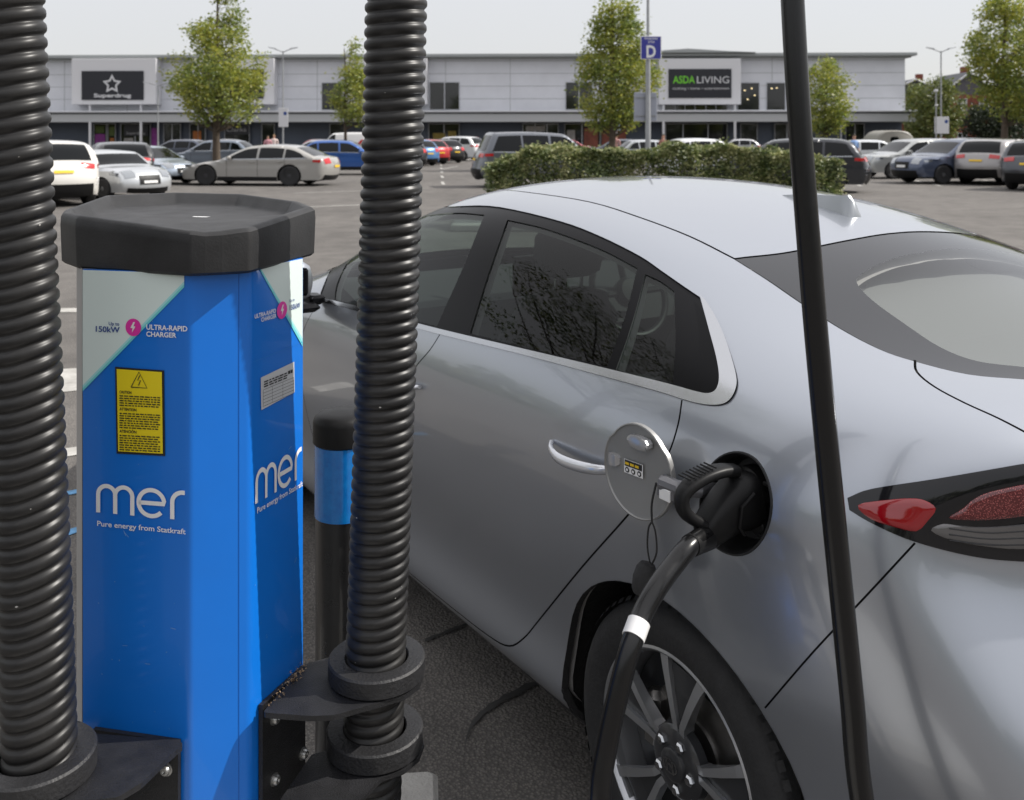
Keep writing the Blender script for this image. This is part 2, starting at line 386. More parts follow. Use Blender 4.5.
# --- outlines traced on the body
bl = [(321, 298), (352, 305), (395, 317), (440, 329), (520, 348), (600, 367), (658.6, 381.5), (683, 388)]            # bottom of the black window area
DLO = corner_px([[(321, 298), (321, 292), (334, 264), (356, 241), (384, 222), (420, 210), (460, 206), (500, 207), (560, 221), (600, 236), (640, 256), (662, 271), (685, 287), (700, 297)],
                 [(700, 297), (709, 329), (717, 358), (720, 378), (717, 390), (709, 394), (697, 392), (683, 388)], bl[::-1]])
W_REAR = corner_px([[(507, 219), (546, 228), (599, 247.5), (637, 267)], [(637, 267), (624, 318), (606, 366)], [(606, 366), (540, 351), (469, 333)], [(469, 333), (487, 275), (507, 219)]])
W_QTR = corner_px([[(645, 273), (660, 280), (674, 290)], [(674, 290), (675, 340), (672, 383)], [(672, 383), (645, 377), (615, 369)], [(615, 369), (632, 320), (645, 273)]])
W_FRONT = corner_px([[(484, 214), (455, 212), (421, 216), (388, 228), (362, 245), (345, 265), (336, 285), (334, 299)], [(334, 299), (380, 311), (436, 326)], [(436, 326), (462, 268), (484, 214)]])
chr_lo = [(683, 399.5), (658, 391.5), (600, 375.5), (520, 354), (440, 334.5), (395, 322), (352, 309.5), (321, 301.5)]
CHROME = corner_px([[(700, 296), (709, 329), (717, 358), (720, 378), (717, 390), (709, 394), (697, 392), (683, 388)], bl[::-1], [(321, 298), (321, 301.5)], chr_lo[::-1],
                    [(683, 399.5), (700, 404), (718, 405.5), (730, 401), (737, 388), (736, 372), (726, 340), (715, 316), (702, 296)]])
# door seams
SEAM_B = line_px([(440, 334.5), (430, 350), (414, 370), (403, 400), (397, 440), (393, 490), (392, 530), (398, 556), (411, 574)], 4)
SEAM_C = line_px([(682, 400), (678, 425), (668, 455), (648, 490), (625.5, 518), (583, 566), (540, 619), (524, 638), (509, 646), (489, 636), (450, 606), (411, 574)], 4)
s_end = S(SEAM_B[-1:])[0]
SEAM_A = inv(smooth_line([(1.98, .955), (2.06, .80), (2.09, .60), (2.05, .42), (1.92, .34), (1.6, .325), (s_end[0] + .05, s_end[2] + .004)], 4), 'xz')
FDOOR = np.concatenate([SEAM_A, SEAM_B[::-1][1:], line_px([(440, 334.5), (395, 322), (352, 309.5), (327, 303)], 4)[1:]])
RDOOR = np.concatenate([SEAM_B, SEAM_C[::-1][1:], line_px([(682, 400), (658, 391.5), (600, 375.5), (520, 354), (440, 334.5)], 4)[1:-1]])
# roof joint, rear screen, tailgate seam
DITCH = line_px([(430, 187), (470, 187.5), (525, 192), (590, 202), (640, 217.5), (690, 236.5), (734, 258.5)], 4)
RS_side = line_px([(734, 258.5), (768, 280), (800, 302), (840, 328), (880, 349), (915, 361), (968, 374), (1024, 379)], 4)
rs_xy = S(RS_side[-1:])[0]
RS_top = inv(smooth_line([(.12, .0), (.125, .2), (.15, .38), tuple(S(RS_side[:1])[0][:2])], 5), 'xy')
RS_bot = inv(smooth_line([tuple(rs_xy[:2]), (rs_xy[0] - .045, rs_xy[1] - .13), (rs_xy[0] - .055, 0.0)], 4), 'xy')
RSCREEN = np.concatenate([RS_top, RS_side[1:], RS_bot[1:]])
RS_in = line_px([(922, 252), (900, 256), (878, 264), (862, 273), (857, 282), (872, 299), (902, 321), (940, 346), (977, 360), (1024, 366)], 4)
_e = S(RS_in[-1:])[0]; _f = S(RS_in[:1])[0]
RS_in = np.concatenate([inv([(_f[0] + .004, 0.0), (_f[0] + .003, max(.005, _f[1] * .5))], 'xy'), RS_in, inv([(_e[0] - .02, _e[1] * .6), (_e[0] - .025, 0.0)], 'xy')])
HATCH = line_px([(915, 359), (917, 372), (935, 387), (965, 403), (1000, 419), (1040, 440)], 4)
BUMPSEAM = line_px([(915, 543), (866, 596), (815, 650), (765, 708)], 4)
_tl = line_px([(848, 498), (872, 489), (935, 479), (1022, 464)], 4)
_tb = line_px([(1022, 561), (985, 558), (945, 550), (905, 538), (870, 522), (850, 510)], 4)
TL_end_u = 14.2
TAIL = np.concatenate([_tl, [[TL_end_u, _tl[-1][1] - .05], [TL_end_u, _tb[0][1] + .0]], _tb, ])
_wsA = [(2.36, .70), (1.95, .645), (1.45, .60)]
WSC = inv(smooth_line([(2.47, 0), (2.46, .3), (2.38, .60), (2.27, .70), (1.90, .665), (1.50, .605), (1.57, .40), (1.62, .2), (1.63, 0)], 4), 'xy')
HOODS = inv(smooth_line([(2.40, .64), (2.52, .745), (2.75, .74), (3.05, .655), (3.26, .50), (3.36, .25), (3.38, .01)], 5), 'xy')
def circ_xz(cx, cz, r, a0=0, a1=360, n=28, closed=True, ex=1.0):
    A = np.linspace(R(a0), R(a1), n, endpoint=not closed)
    return inv([(cx + r * ex * math.cos(a), cz + r * math.sin(a)) for a in A], 'xz')
def arch(cx, cz, r):
    uv = circ_xz(cx, cz, r, -35, 215, 36, closed=False); return np.concatenate([uv, [[uv[-1][0], -1.0], [uv[0][0], -1.0]]])
ARX, ARZ, ARR = .045, .300, .355
ARCH_R = arch(ARX, ARZ, ARR); ARCH_F = arch(2.7 + ARX, ARZ, ARR)
PORT = line_px([(739, 451), (757, 459), (769, 480), (773, 506), (767, 533), (752, 552), (733, 556), (714, 546), (702, 526), (700, 500), (706, 473), (720, 456)], 4, True)
HEADL = inv(smooth_line([(3.52, .60), (3.42, .66), (3.2, .735), (2.98, .775), (3.1, .70), (3.3, .625), (3.48, .575)], 3), 'xz')

# --- one triangulation of the whole flank, sorted into panels
uu, vv = np.meshgrid(np.arange(0, 15.001, .125), np.concatenate([np.arange(0, 13.001, .1667), [13.0]]), indexing='ij')
jit = (np.random.RandomState(3).rand(uu.size, 2) - .5) * .02
base = np.stack([uu.ravel(), vv.ravel()], -1)
inner = (base[:, 0] > .01) & (base[:, 0] < 14.99) & (base[:, 1] > .01) & (base[:, 1] < 12.99)
base[inner] += jit[inner]
verts = [tuple(b) for b in base]; edges = []
def constrain(poly, closed=True):
    poly = [(min(15, max(0, float(a))), min(13, max(0, float(b)))) for a, b in poly]
    o = len(verts); verts.extend(poly); n = len(poly)
    for i in range(n if closed else n - 1): edges.append((o + i, o + (i + 1) % n))
SEAMW = .0042
slots = []
for ln, wd in ((SEAM_A, SEAMW), (SEAM_B, SEAMW), (SEAM_C, SEAMW), (DITCH, .0062), (HATCH, .0048), (BUMPSEAM, .0032), (HOODS, .006)):
    a, b = ribbon(ln, wd); slots.append(np.concatenate([a, b[::-1]]))
slots.append(np.concatenate([off_uv(RS_side, .0025), off_uv(RS_side, -.0025)[::-1]]))
slots.append(np.concatenate([off_uv(RS_top, .002), off_uv(RS_top, -.002)[::-1]]))
for p_ in (DLO, W_REAR, W_QTR, W_FRONT, CHROME, FDOOR, RDOOR, TAIL, ARCH_R, ARCH_F, PORT, WSC, HEADL, RSCREEN): constrain(p_)
constrain(RS_in, False)
for s_ in slots: constrain(s_)
_pts2 = np.array(verts)
res = geometry.delaunay_2d_cdt([Vector(v) for v in verts], edges, [], 0, 1e-5)
tv = np.array([tuple(v) for v in res[0]]); tf = np.array([tuple(f) for f in res[2]])
cen = tv[tf].mean(1)
def inside(poly): return in_poly(poly, cen[:, 0], cen[:, 1])
reg = np.full(len(tf), 'body', dtype='<U16')
def setr(mask, name): reg[mask] = name
setr(inside(HOODS if False else np.concatenate([HOODS, [[0, 13]], [[HOODS[0][0], 13]]])) & (cen[:, 0] < 5.2) & (cen[:, 1] > 6.5), 'bonnet')
setr(inside(FDOOR), 'front_door'); setr(inside(RDOOR), 'rear_door')
rsp = np.concatenate([RSCREEN])
setr(inside(np.concatenate([WSC])), 'windscreen')
setr(inside(rsp), 'rear_frit')
setr(inside(np.concatenate([RS_in])), 'rear_screen')
setr(inside(DLO), 'window_trim')
setr(inside(W_REAR), 'w_rear'); setr(inside(W_QTR), 'w_qtr'); setr(inside(W_FRONT), 'w_front')
setr(inside(CHROME), 'chrome'); setr(inside(TAIL), 'tail'); setr(inside(HEADL), 'headlight')
ditch_end = DITCH[-1]
for k, s_ in enumerate(slots): setr(inside(s_), 'slot')
setr(inside(ARCH_R) | inside(ARCH_F), 'hole'); setr(inside(PORT), 'port')
tp, tdu, tdv = S(tv, True)
tn = np.cross(tdu, tdv); ln_ = np.linalg.norm(tn, axis=1)
tn /= ln_[:, None] + 1e-12; tn[ln_ < 1e-7] = (0, 0, 1)
def patch(name, names, m, parent, off=0.0, both=True, side=1, flip=False, lens=None):
    """mesh of the triangles in the named regions, on the left (and mirrored right) side"""
    sel = np.isin(reg, names) if isinstance(names, (list, tuple)) else (reg == names)
    f = tf[sel]; used, invi = np.unique(f, return_inverse=True); f = invi.reshape(f.shape)
    p = tp[used] + tn[used] * off; n = tn[used]
    V = []; Fc = []; Nn = []
    sides = (1, -1) if both else (side,)
    for sd_ in sides:
        o = len(V); mm = np.array([1, sd_, 1.]); V += list(p * mm); Nn += list(n * mm)
        a = p * mm; nn = n * mm
        tri = np.cross(a[f[:, 1]] - a[f[:, 0]], a[f[:, 2]] - a[f[:, 0]])
        fl = (tri * nn[f].sum(1)).sum(1) < 0
        g = f.copy(); g[fl] = g[fl][:, ::-1]
        if flip: g = g[:, ::-1]
        Fc += [tuple(int(x) + o for x in q) for q in g]
    me = bpy.data.meshes.new(name); me.from_pydata([tuple(v) for v in V], [], Fc); me.update()
    me.polygons.foreach_set('use_smooth', [True] * len(me.polygons))
    sg = -1 if flip else 1
    me.normals_split_custom_set_from_vertices([tuple(n_ * sg) for n_ in Nn])
    me.materials.append(m)
    ob = bpy.data.objects.new(name, me); COL.objects.link(ob)
    if parent: ob.parent = parent
    return ob
body = patch("body", 'body', M['paint'], car)
patch("bonnet", 'bonnet', M['paint'], car)
fdoorL = patch("front_door", 'front_door', M['paint'], car, both=False); fdoorR = patch("front_door", 'front_door', M['paint'], car, both=False, side=-1)
rdoorL = patch("rear_door", 'rear_door', M['paint'], car, both=False); rdoorR = patch("rear_door", 'rear_door', M['paint'], car, both=False, side=-1)
patch("window_trim", 'window_trim', M['black_gloss'], car, off=-.003)
patch("window_chrome", 'chrome', M['chrome'], car, off=.004)
for sd_ in (1, -1):
    patch("window", 'w_front', M['glass_front'], car, off=-.006, both=False, side=sd_)
    patch("window", 'w_rear', M['glass_front'] if sd_ < 0 else M['glass_rear'], car, off=-.006, both=False, side=sd_)
    patch("quarter_window", 'w_qtr', M['glass_rear'], car, off=-.006, both=False, side=sd_)
patch("windscreen", 'windscreen', M['glass_front'], car, off=-.003)
rw = patch("rear_window", 'rear_screen', M['glass_back'], car, off=-.002)
patch("screen_border", 'rear_frit', M['frit'], rw, off=-.002)
patch("seam_backing", ['body', 'front_door', 'rear_door', 'slot', 'bonnet', 'tail', 'headlight', 'chrome'], M['black_inner'], body, off=-.014)
patch("headlining", ['body', 'window_trim', 'rear_frit', 'slot'], M['headliner'], body, off=-.03, flip=True)
# ------------------------------------------------------------------ the rest of the silver car
patch("quarter_panel", 'port', M['paint'], car, both=False, side=-1)
def sp(px, py, off=0.0):
    uv = inv([(px, py)]); p, a, b = S(uv, True); n = np.cross(a, b)[0]; n /= np.linalg.norm(n)
    return Vector(p[0] + n * off), Vector(n)
# tail lights: smoked housing with red and clear lenses
tls = {s_: patch("tail_light", 'tail', M['dark_lens'], car, off=.003, both=False, side=s_) for s_ in (1, -1)}
def lens(name, pts, m, off, parent, n=3):
    uv = np.array(pts) if len(pts[0]) == 2 and max(p[0] for p in pts) < 20 else line_px(pts, n, True)
    c = uv.mean(0)
    for sd_ in (1, -1):
        mb = MB(); mm = Vector((1, sd_, 1))
        rings = []
        for s_, o_ in ((1.0, off - .004), (.985, off), (.9, off + .0015), (.6, off + .002), (.3, off + .002)):
            q = c + (uv - c) * s_; p, a, b = S(q, True); nn = np.cross(a, b); nn /= np.linalg.norm(nn, axis=1)[:, None] + 1e-9
            rings.append([Vector(x) * mm if False else Vector((x[0], x[1] * sd_, x[2])) for x in (p + nn * o_)])
        if sd_ > 0: rings = [r[::-1] for r in rings]
        mb.loft(rings, True, False); k = len(rings[0]); o = len(mb.v)
        mb.v.append(tuple(sum((Vector(x) for x in rings[-1]), Vector()) / k)); b0 = (len(rings) - 1) * k
        for i in range(k): mb.f.append((b0 + i, b0 + (i + 1) % k, o)); mb.mi.append(0)
        mb.build(name, m, parent[sd_], smooth=True, angle=50)
lens("red_lens", [(858, 505), (885, 500), (911, 498), (925, 500), (936, 508), (928, 520), (916, 531), (895, 527), (871, 519)], M['red_lens'], .004, tls)
M['red_cell'] = mat("red_reflector_cells", (0.30, 0.01, 0.015), rough=0.18, coat=1.0)
_t = M['red_cell'].node_tree; _b = _t.nodes["Principled BSDF"]; _tc = _t.nodes.new("ShaderNodeTexCoord")
_v = _t.nodes.new("ShaderNodeTexVoronoi"); _v.inputs['Scale'].default_value = 420; _cr = _t.nodes.new("ShaderNodeValToRGB")
_cr.color_ramp.elements[0].position = .10; _cr.color_ramp.elements[0].color = (.62, .16, .15, 1); _cr.color_ramp.elements[1].position = .42; _cr.color_ramp.elements[1].color = (.10, .004, .008, 1)
_t.links.new(_tc.outputs['Object'], _v.inputs['Vector']); _t.links.new(_v.outputs[0], _cr.inputs[0]); _t.links.new(_cr.outputs[0], _b.inputs['Base Color'])
for sd_, pr_ in tls.items():
    rb_ = MB()
    for z_ in (0, 1, 2):
        uvl = line_px([(948, 527 + 6 * z_), (985, 531 + 6 * z_), (1022, 529 + 7 * z_)], 6); p_, a_, b_ = S(uvl, True); n_ = np.cross(a_, b_); n_ /= np.linalg.norm(n_, axis=1)[:, None]
        q_ = [Vector((x[0], x[1] * sd_, x[2])) for x in (p_ + n_ * .0058)]
        rb_.tube(q_, .0011, 6)
    rb_.build('lens_rib', M['dark_lens'], pr_, smooth=True)
def uvpoly(pts): return [tuple(inv([p])[0]) if p[0] < 1030 else p for p in pts]
lens("reflector_lens", [(948, 517), (962, 508), (972, 499), (990, 491), (1022, 484), (1060, 476), (1080, 490), (1070, 505), (1024, 515), (985, 519), (960, 519)], M['red_cell'], .004, tls)
lens("clear_lens", [(930, 530), (942, 523), (962, 525), (985, 526), (1023, 523), (1065, 516), (1070, 536), (1022, 548), (985, 546), (952, 540)], M['clear_lens'], .004, tls)
M['hglass'] = mat("headlamp_glass", (.55, .58, .6), rough=.06, coat=1.0, metal=.3)
for s_ in (1, -1): patch("headlight", 'headlight', M['hglass'], car, off=.003, both=False, side=s_)
# charging recess behind the open flap
pc, pn = sp(738, 503)
pn = Vector((0.02, 1, 0.02)).normalized()
port = MB()
prof = [(.100, -.001), (.098, .002), (.090, .000), (.086, -.030), (.074, -.055), (0.001, -.058)]
port_uv = PORT; pp, _a, _b2 = S(port_uv, True); _nn = np.cross(_a, _b2); _nn /= np.linalg.norm(_nn, axis=1)[:, None]
pcen = Vector(pp.mean(0)); ringsp = []
for s_, o_ in ((1.0, -.001), (.985, .003), (.955, .003), (.92, -.006), (.90, -.034), (.80, -.055), (.02, -.058)):
    ringsp.append([pcen + (Vector(q) - pcen) * s_ + Vector(m_) * o_ if s_ > .9 else pcen + (Vector(q) - pcen) * s_ + Vector((0, 1, 0)) * o_ for q, m_ in zip(pp, _nn)])
port.loft(ringsp, True, False)
po = port.build("charging_socket", M['plastic_port'], car, smooth=True, angle=40)
sk = MB()
sk.lathe(pcen + Vector((0, -.055, .02)), (0, 1, 0), [(.001, .03), (.036, .03), (.040, .026), (.040, 0)], 28)
sk.lathe(pcen + Vector((.018, -.055, -.045)), (0, 1, 0), [(.001, .022), (.015, .022), (.017, .02), (.017, 0)], 18)
sk.lathe(pcen + Vector((-.02, -.055, -.045)), (0, 1, 0), [(.001, .022), (.015, .022), (.017, .02), (.017, 0)], 18)
for a in (40, 140, 230, 310):
    sk.box(pcen + Vector((.068 * math.cos(R(a)), -.035, .068 * math.sin(R(a)))), (.022, .02, .008), 0, .002)
sk.build("inlet", M['plastic'], po, smooth=True)
# the open flap
fc = Vector((.02, .957, .920)); flap = MB()
frx, frz = .088, .093
def fring(s_, y): return [fc + Vector((frx * s_ * math.cos(a) * (1 - .08 * (math.sin(a) > .6)), y + .012 * math.cos(a) * s_, frz * s_ * math.sin(a))) for a in [2 * math.pi * k / 44 for k in range(44)]]
flap.loft([fring(.02, .0), fring(.9, .0), fring(.955, .001), fring(.975, .004), fring(1.0, .003), fring(1.0, -.006), fring(.96, -.010), fring(.02, -.013)][::-1], True, True)
M['flap'] = mat("flap_inner_metal", (0.30, 0.30, 0.295), rough=0.45, metal=.5, coat=.2)
fl = flap.build("charge_flap", M['flap'], car, smooth=True, angle=30)
fd = MB()
fd.loft([[fc + Vector((x, y, z)) for y, z in ((-.002, .050 - dz), (.012, .050 - dz), (.015, .060), (.012, .070 + dz), (-.002, .070 + dz))] for x, dz in ((.018, -.004), (.008, .002), (-.012, .003), (-.034, .0), (-.040, -.006))], True, True)
fd.build("latch_bracket", mat("pale_latch_plastic", (.42, .42, .43), rough=.25, metal=.4, coat=.6), fl, smooth=True); fd = MB()
fd.loft([[fc + Vector((x, y, z + .008)) for y, z in ((.004, -.014 * q), (.018 * q, -.012 * q), (.018 * q, .012 * q), (.004, .014 * q))] for x, q in ((.078, .75), (.066, 1.0), (.052, .9), (.046, .5))], True, True)
fd.build("latch_bracket", mat("pale_latch_plastic", (.42, .42, .43), rough=.25, metal=.4, coat=.6), fl, smooth=True)
fs = MB(); fs.m = 0
X_, Z_ = Vector((-1, -.12, 0)).normalized(), Vector((0, 0, 1))
so_ = fc + Vector((.034, .0075, -.010))
fs.quad(so_, so_ + X_ * .05, so_ + X_ * .05 + Z_ * .027, so_ + Z_ * .027)
fs.m = 1; e = Vector((0, .0006, 0)); fs.quad(so_ + e + Z_ * .014 + X_ * .002, so_ + e + Z_ * .014 + X_ * .048, so_ + e + X_ * .048 + Z_ * .026, so_ + e + X_ * .002 + Z_ * .026)
fs.m = 2
for k in range(3):
    c_ = so_ + X_ * (.009 + .016 * k) + Z_ * .007 + e
    n_ = 14; fs.add([c_ + X_ * .0055 * math.cos(2 * math.pi * i / n_) + Z_ * .0055 * math.sin(2 * math.pi * i / n_) for i in range(n_)], [tuple(range(n_))])
fs.m = 3
for k in range(3): fs.quad(*[so_ + X_ * (.004 + .013 * k + dx) + Z_ * (.017 + dz) + e * 2 for dx, dz in ((0, 0), (.010, 0), (.010, .005), (0, .005))])
fs.m = 0
for k in range(3):
    c_ = so_ + X_ * (.009 + .016 * k) + Z_ * .007 + e * 2
    n_ = 10; fs.add([c_ + X_ * .0028 * math.cos(2 * math.pi * i / n_) + Z_ * .0028 * math.sin(2 * math.pi * i / n_) for i in range(n_)], [tuple(range(n_))])
fs.build("sticker", [M['white'], mat("black_print", (.02, .02, .02), rough=.5), mat("black_print_round", (.02, .02, .02), rough=.5), mat("yellow_print", (.75, .50, .02), rough=.5)], fl)
ha = MB()
ha.tube([fc + Vector((-.07, .0, .0)), fc + Vector((-.105, -.006, -.002)), fc + Vector((-.130, -.035, -.004)), pcen + Vector((.075, -.02, .0))], [.016, .015, .014, .014], 10)
ha.box(fc + Vector((-.085, .004, -.014)), (.045, .010, .024), 0, .003)
ha.build("hinge_arm", mat("hinge_plastic", (.16, .16, .17), rough=.35, metal=.3), fl, smooth=True)
hw = MB(); hw.box(fc + Vector((-.088, .010, -.016)), (.030, .003, .022), 0, .001); hw.build("hinge_label", M['white'], fl)
# rubber cap on its tether
tc_ = MB()
t0 = fc + Vector((-.062, .008, -.002))
tc_.tube(smooth_line([t0, t0 + Vector((.006, .006, -.04)), t0 + Vector((.008, .004, -.075))], 5), .0022, 6)
for s_ in (-1, 1):
    tc_.tube(smooth_line([t0 + Vector((.008, .004, -.075)), t0 + Vector((.008 + .010 * s_, .004, -.092)), t0 + Vector((.010 + .013 * s_, .002, -.13)), t0 + Vector((.016, .0, -.165))], 5), .0018, 6)
tc_.lathe(t0 + Vector((.018, .006, -.16)), (.1, .25, -1), [(.001, -.004), (.014, -.002), (.020, .008), (.022, .026), (.019, .048), (.014, .056), (.001, .057)], 18)
tc_.build("rubber_cap", M['rubber'], po, smooth=True)
M['handle'] = mat('satin_silver_handle', (.75, .76, .79), rough=.24, metal=.55, coat=.8)
# door handle: chrome bar standing off the rear door
for sd_, dr in ((1, rdoorL), (-1, rdoorR)):
    for which, door in (("r", dr), ("f", fdoorL if sd_ > 0 else fdoorR)):
        _h = smooth_line([(553, 441, .004, .004), (559, 448, .022, .009), (572, 457, .036, .0125), (592, 464, .040, .0125), (612, 468, .038, .011), (628, 470, .010, .006)], 5)
        hpx = [(q[0], q[1]) for q in _h]; offs = [q[2] for q in _h]; hgt = [q[3] for q in _h]
        if which == 'f': uvx = None
        mb = MB(); rings = []
        for (px, py), of, hh in zip(hpx, offs, hgt):
            p, n = sp(px, py, of)
            if which == 'f': p = p + Vector((.93, -.004, -.035)) ; n = Vector((0, 1, 0))
            th = .007
            sec = [(-th, -hh * .6), (-th * .2, -hh), (th * .8, -hh * .6), (th, 0), (th * .6, hh * .8), (-th * .2, hh), (-th, hh * .6)]
            rings.append([Vector(((p + n * a).x, (p + n * a).y * sd_, (p + n * a).z + b)) for a, b in sec])
        if sd_ < 0: rings = rings[::-1]
        mb.loft(rings, True, True); mb.build("handle", M['handle'], door, smooth=True, angle=60)
# roof aerial
fin = MB(); rings = []
def roof_z(x): 
    uvq = inv([(x, .0001)], 'xy'); return S(uvq)[0][2]
M['fin'] = mat('fin_silver', (.30, .32, .34), rough=.35, metal=.5, coat=.3)
for x, h, w_ in ((.46, .002, .006), (.42, .010, .018), (.36, .022, .027), (.30, .030, .029), (.25, .040, .030), (.228, .046, .030), (.212, .034, .031), (.200, .004, .033)):
    x += .045; h *= 1.18; z = roof_z(x) - .006
    rings.append([(x, -w_, z), (x, -w_ * .55, z + h * .62), (x, -w_ * .16, z + h + .004), (x, w_ * .16, z + h + .004), (x, w_ * .55, z + h * .62), (x, w_, z)])
fin.loft(rings, True, True); fin.build("roof_aerial", M['fin'], car, smooth=True, angle=50)
# door mirrors
for sd_ in (1, -1):
    mr_ = MB(); rings = []
    for k, (dy, a, b) in enumerate(((0, .02, .02), (.012, .055, .045), (.05, .075, .062), (.11, .078, .066), (.16, .070, .058), (.185, .045, .038), (.19, .015, .012))):
        b *= 1.28; c0 = Vector((1.93 - dy * .12, (.90 + dy), 1.045 + dy * .05))
        rg = [Vector((c0.x + (a * (1.25 if math.cos(t_) > 0 else .45)) * math.cos(t_), c0.y * sd_, c0.z + b * math.sin(t_))) for t_ in [2 * math.pi * i / 24 for i in range(24)]]
        rings.append(rg)
    if sd_ < 0: rings = rings[::-1]
    mr_.loft(rings[::-1], True, True); mo = mr_.build("wing_mirror", M['paint'], car, smooth=True, angle=60)
    mk = MB(); mk.box((1.888, 1.0 * sd_, 1.05), (.02, .14, .10), 0, .012); mk.box((1.95, .885 * sd_, .975), (.09, .06, .035), 0, .01); mk.box((1.93, .97 * sd_, .955), (.14, .16, .03), 0, .012); mk.build("mirror_casing", M['black_gloss'], mo, smooth=True)
# wheels
def make_wheel(parent, cx, cy, sd_, R0=.309):
    """axle along y, outer face towards sd_"""
    r = thing("wheel", (cx, cy, .302)); r.parent = parent
    ty = MB(); W_ = .104
    prof = [(.222, .086), (.230, .094), (.246, .099), (.270, .104), (.288, .102), (.302, .094), (.311, .084), (.3155, .072), (.3165, .060), (.3165, .052), (.309, .051), (.309, .044), (.317, .043), (.317, .012), (.309, .011), (.309, -.011), (.317, -.012), (.3165, -.06), (.311, -.084), (.288, -.102), (.222, -.086)]
    ty.lathe((0, 0, 0), (0, sd_, 0), [(a * R0 / .317, b) for a, b in prof], 72, False)
    ty.f = [f for f in ty.f if len(f) == 4]; ty.mi = [0] * len(ty.f)
    for k in range(64):
        a = 2 * math.pi * k / 64
        for (ra, ya) in ((.3145, .078),):
            c = Vector((math.cos(a) * ra, ya * sd_, math.sin(a) * ra)); t_ = Vector((-math.sin(a), 0, math.cos(a))); n_ = Vector((math.cos(a), 0, math.sin(a)))
            ty.add([c + t_ * .009 + n_ * .0015, c - t_ * .009 + n_ * .0015, c - t_ * .009 + n_ * -.006 + Vector((0, .011 * sd_, 0)), c + t_ * .009 + n_ * -.006 + Vector((0, .011 * sd_, 0))], [(0, 1, 2, 3)])
    ty.build("tyre", M['rubber'], r, smooth=True, angle=50)
    rm = MB(); rm.lathe((0, 0, 0), (0, sd_, 0), [(.2235, .088), (.224, .093), (.218, .095), (.212, .090), (.206, .060), (.198, .0), (.200, -.07), (.222, -.085)], 64)
    rm.f = [f for f in rm.f if len(f) == 4]; rm.mi = [0] * len(rm.f); 
    rmo = rm.build("rim", M['rim'], r, smooth=True, angle=40)
    sp_ = MB()
    for k in range(5):
        a0 = 2 * math.pi * k / 5 + math.pi / 2 + .12
        for s_ in (-1, 1):
            def P(rad, da, y): a = a0 + da; return Vector((math.cos(a) * rad, y * sd_, math.sin(a) * rad))
            # one leg of each V-shaped spoke
            o = len(sp_.v); ring = []
            for rad, dc, hw_, y, th in ((.045, .16, .16, .078, .03), (.085, .13, .085, .086, .03), (.14, .205, .060, .089, .024), (.19, .245, .052, .090, .02), (.213, .26, .055, .088, .02)):
                c_ = dc * s_
                ring.append([P(rad, c_ - hw_, y), P(rad, c_ + hw_, y), P(rad, c_ + hw_ * .7, y - th), P(rad, c_ - hw_ * .7, y - th)])
            if sd_ > 0: ring = [q[::-1] for q in ring]
            sp_.loft(ring, True, True)
        # outer bridge between neighbouring spokes
        ring = []
        for j in range(7):
            da = .26 - .52 * 0 + (2 * math.pi / 5 - .52) * 0 + (-.26 + .52 * j / 6)
            ring.append([P(.205, da, .084), P(.216, da, .086), P(.216, da, .066), P(.205, da, .066)])
        sp_.loft(ring, True, True)
    sp_.build("spoke", M['rim'], rmo)
    dk = MB(); dk.lathe((0, 0, 0), (0, sd_, 0), [(.001, .02), (.198, .02), (.198, .012), (.001, .012)], 48)
    for k in range(5):
        a0 = 2 * math.pi * k / 5 + math.pi / 2 + .12; ring = []
        for rad, hw_, y in ((.05, .3, .070), (.10, .15, .078), (.15, .17, .080), (.20, .20, .078)):
            ring.append([P2 for P2 in [Vector((math.cos(a0 + t_) * rad, y_ * sd_, math.sin(a0 + t_) * rad)) for t_, y_ in ((-hw_, y), (hw_, y), (hw_, y - .02), (-hw_, y - .02))]])
        dk.loft(ring, True, True)
    dk.build("spoke_web", M['rim_dark'], rmo)
    hb = MB(); hb.lathe((0, 0, 0), (0, sd_, 0), [(.075, .06), (.072, .078), (.060, .086), (.034, .088), (.032, .094), (.027, .097), (.001, .098)], 36)
    hb.build("hub", M['rim_dark'], rmo, smooth=True, angle=30)
    em = MB()
    for s2, pts in ((0, [(-.010, -.012), (-.006, .012)]), (0, [(.006, -.012), (.010, .012)]), (0, [(-.008, -.002), (.0, .003), (.008, .002)])):
        stroke(em, [(a * 1.1, b * 1.1) for a, b in pts], .0045, (0, .0990 * sd_, 0), (1, 0, 0), (0, 0, 1))
    n_ = 36; em.add([Vector((.021 * math.cos(2 * math.pi * i / n_), .0988 * sd_, .0145 * math.sin(2 * math.pi * i / n_))) for i in range(n_)] + [Vector((.018 * math.cos(2 * math.pi * i / n_), .0988 * sd_, .0118 * math.sin(2 * math.pi * i / n_))) for i in range(n_)], [(i, (i + 1) % n_, n_ + (i + 1) % n_, n_ + i) for i in range(n_)])
    em.build("hub_emblem", M['chrome'], rmo)
    for k in range(5):
        a = 2 * math.pi * k / 5 + .75; lb = MB(); lb.lathe((.048 * math.cos(a), 0, .048 * math.sin(a)), (0, sd_, 0), [(.0115, .072), (.0112, .092), (.008, .096), (.001, .0965)], 6)
        lb.build("wheel_nut", M['chrome'], rmo, smooth=True, angle=30)
    bd = MB(); bd.lathe((0, 0, 0), (0, sd_, 0), [(.001, .035), (.07, .035), (.072, .030), (.135, .030), (.135, .022), (.001, .022)], 48); bd.build("brake_disc", M['steel'], r, smooth=True, angle=30)
    cal = MB(); cal.box((.115 , .03 * sd_, .02), (.05, .05, .12), 0, .012); cal.build("brake_caliper", M['steel'], r, smooth=True)
    return r
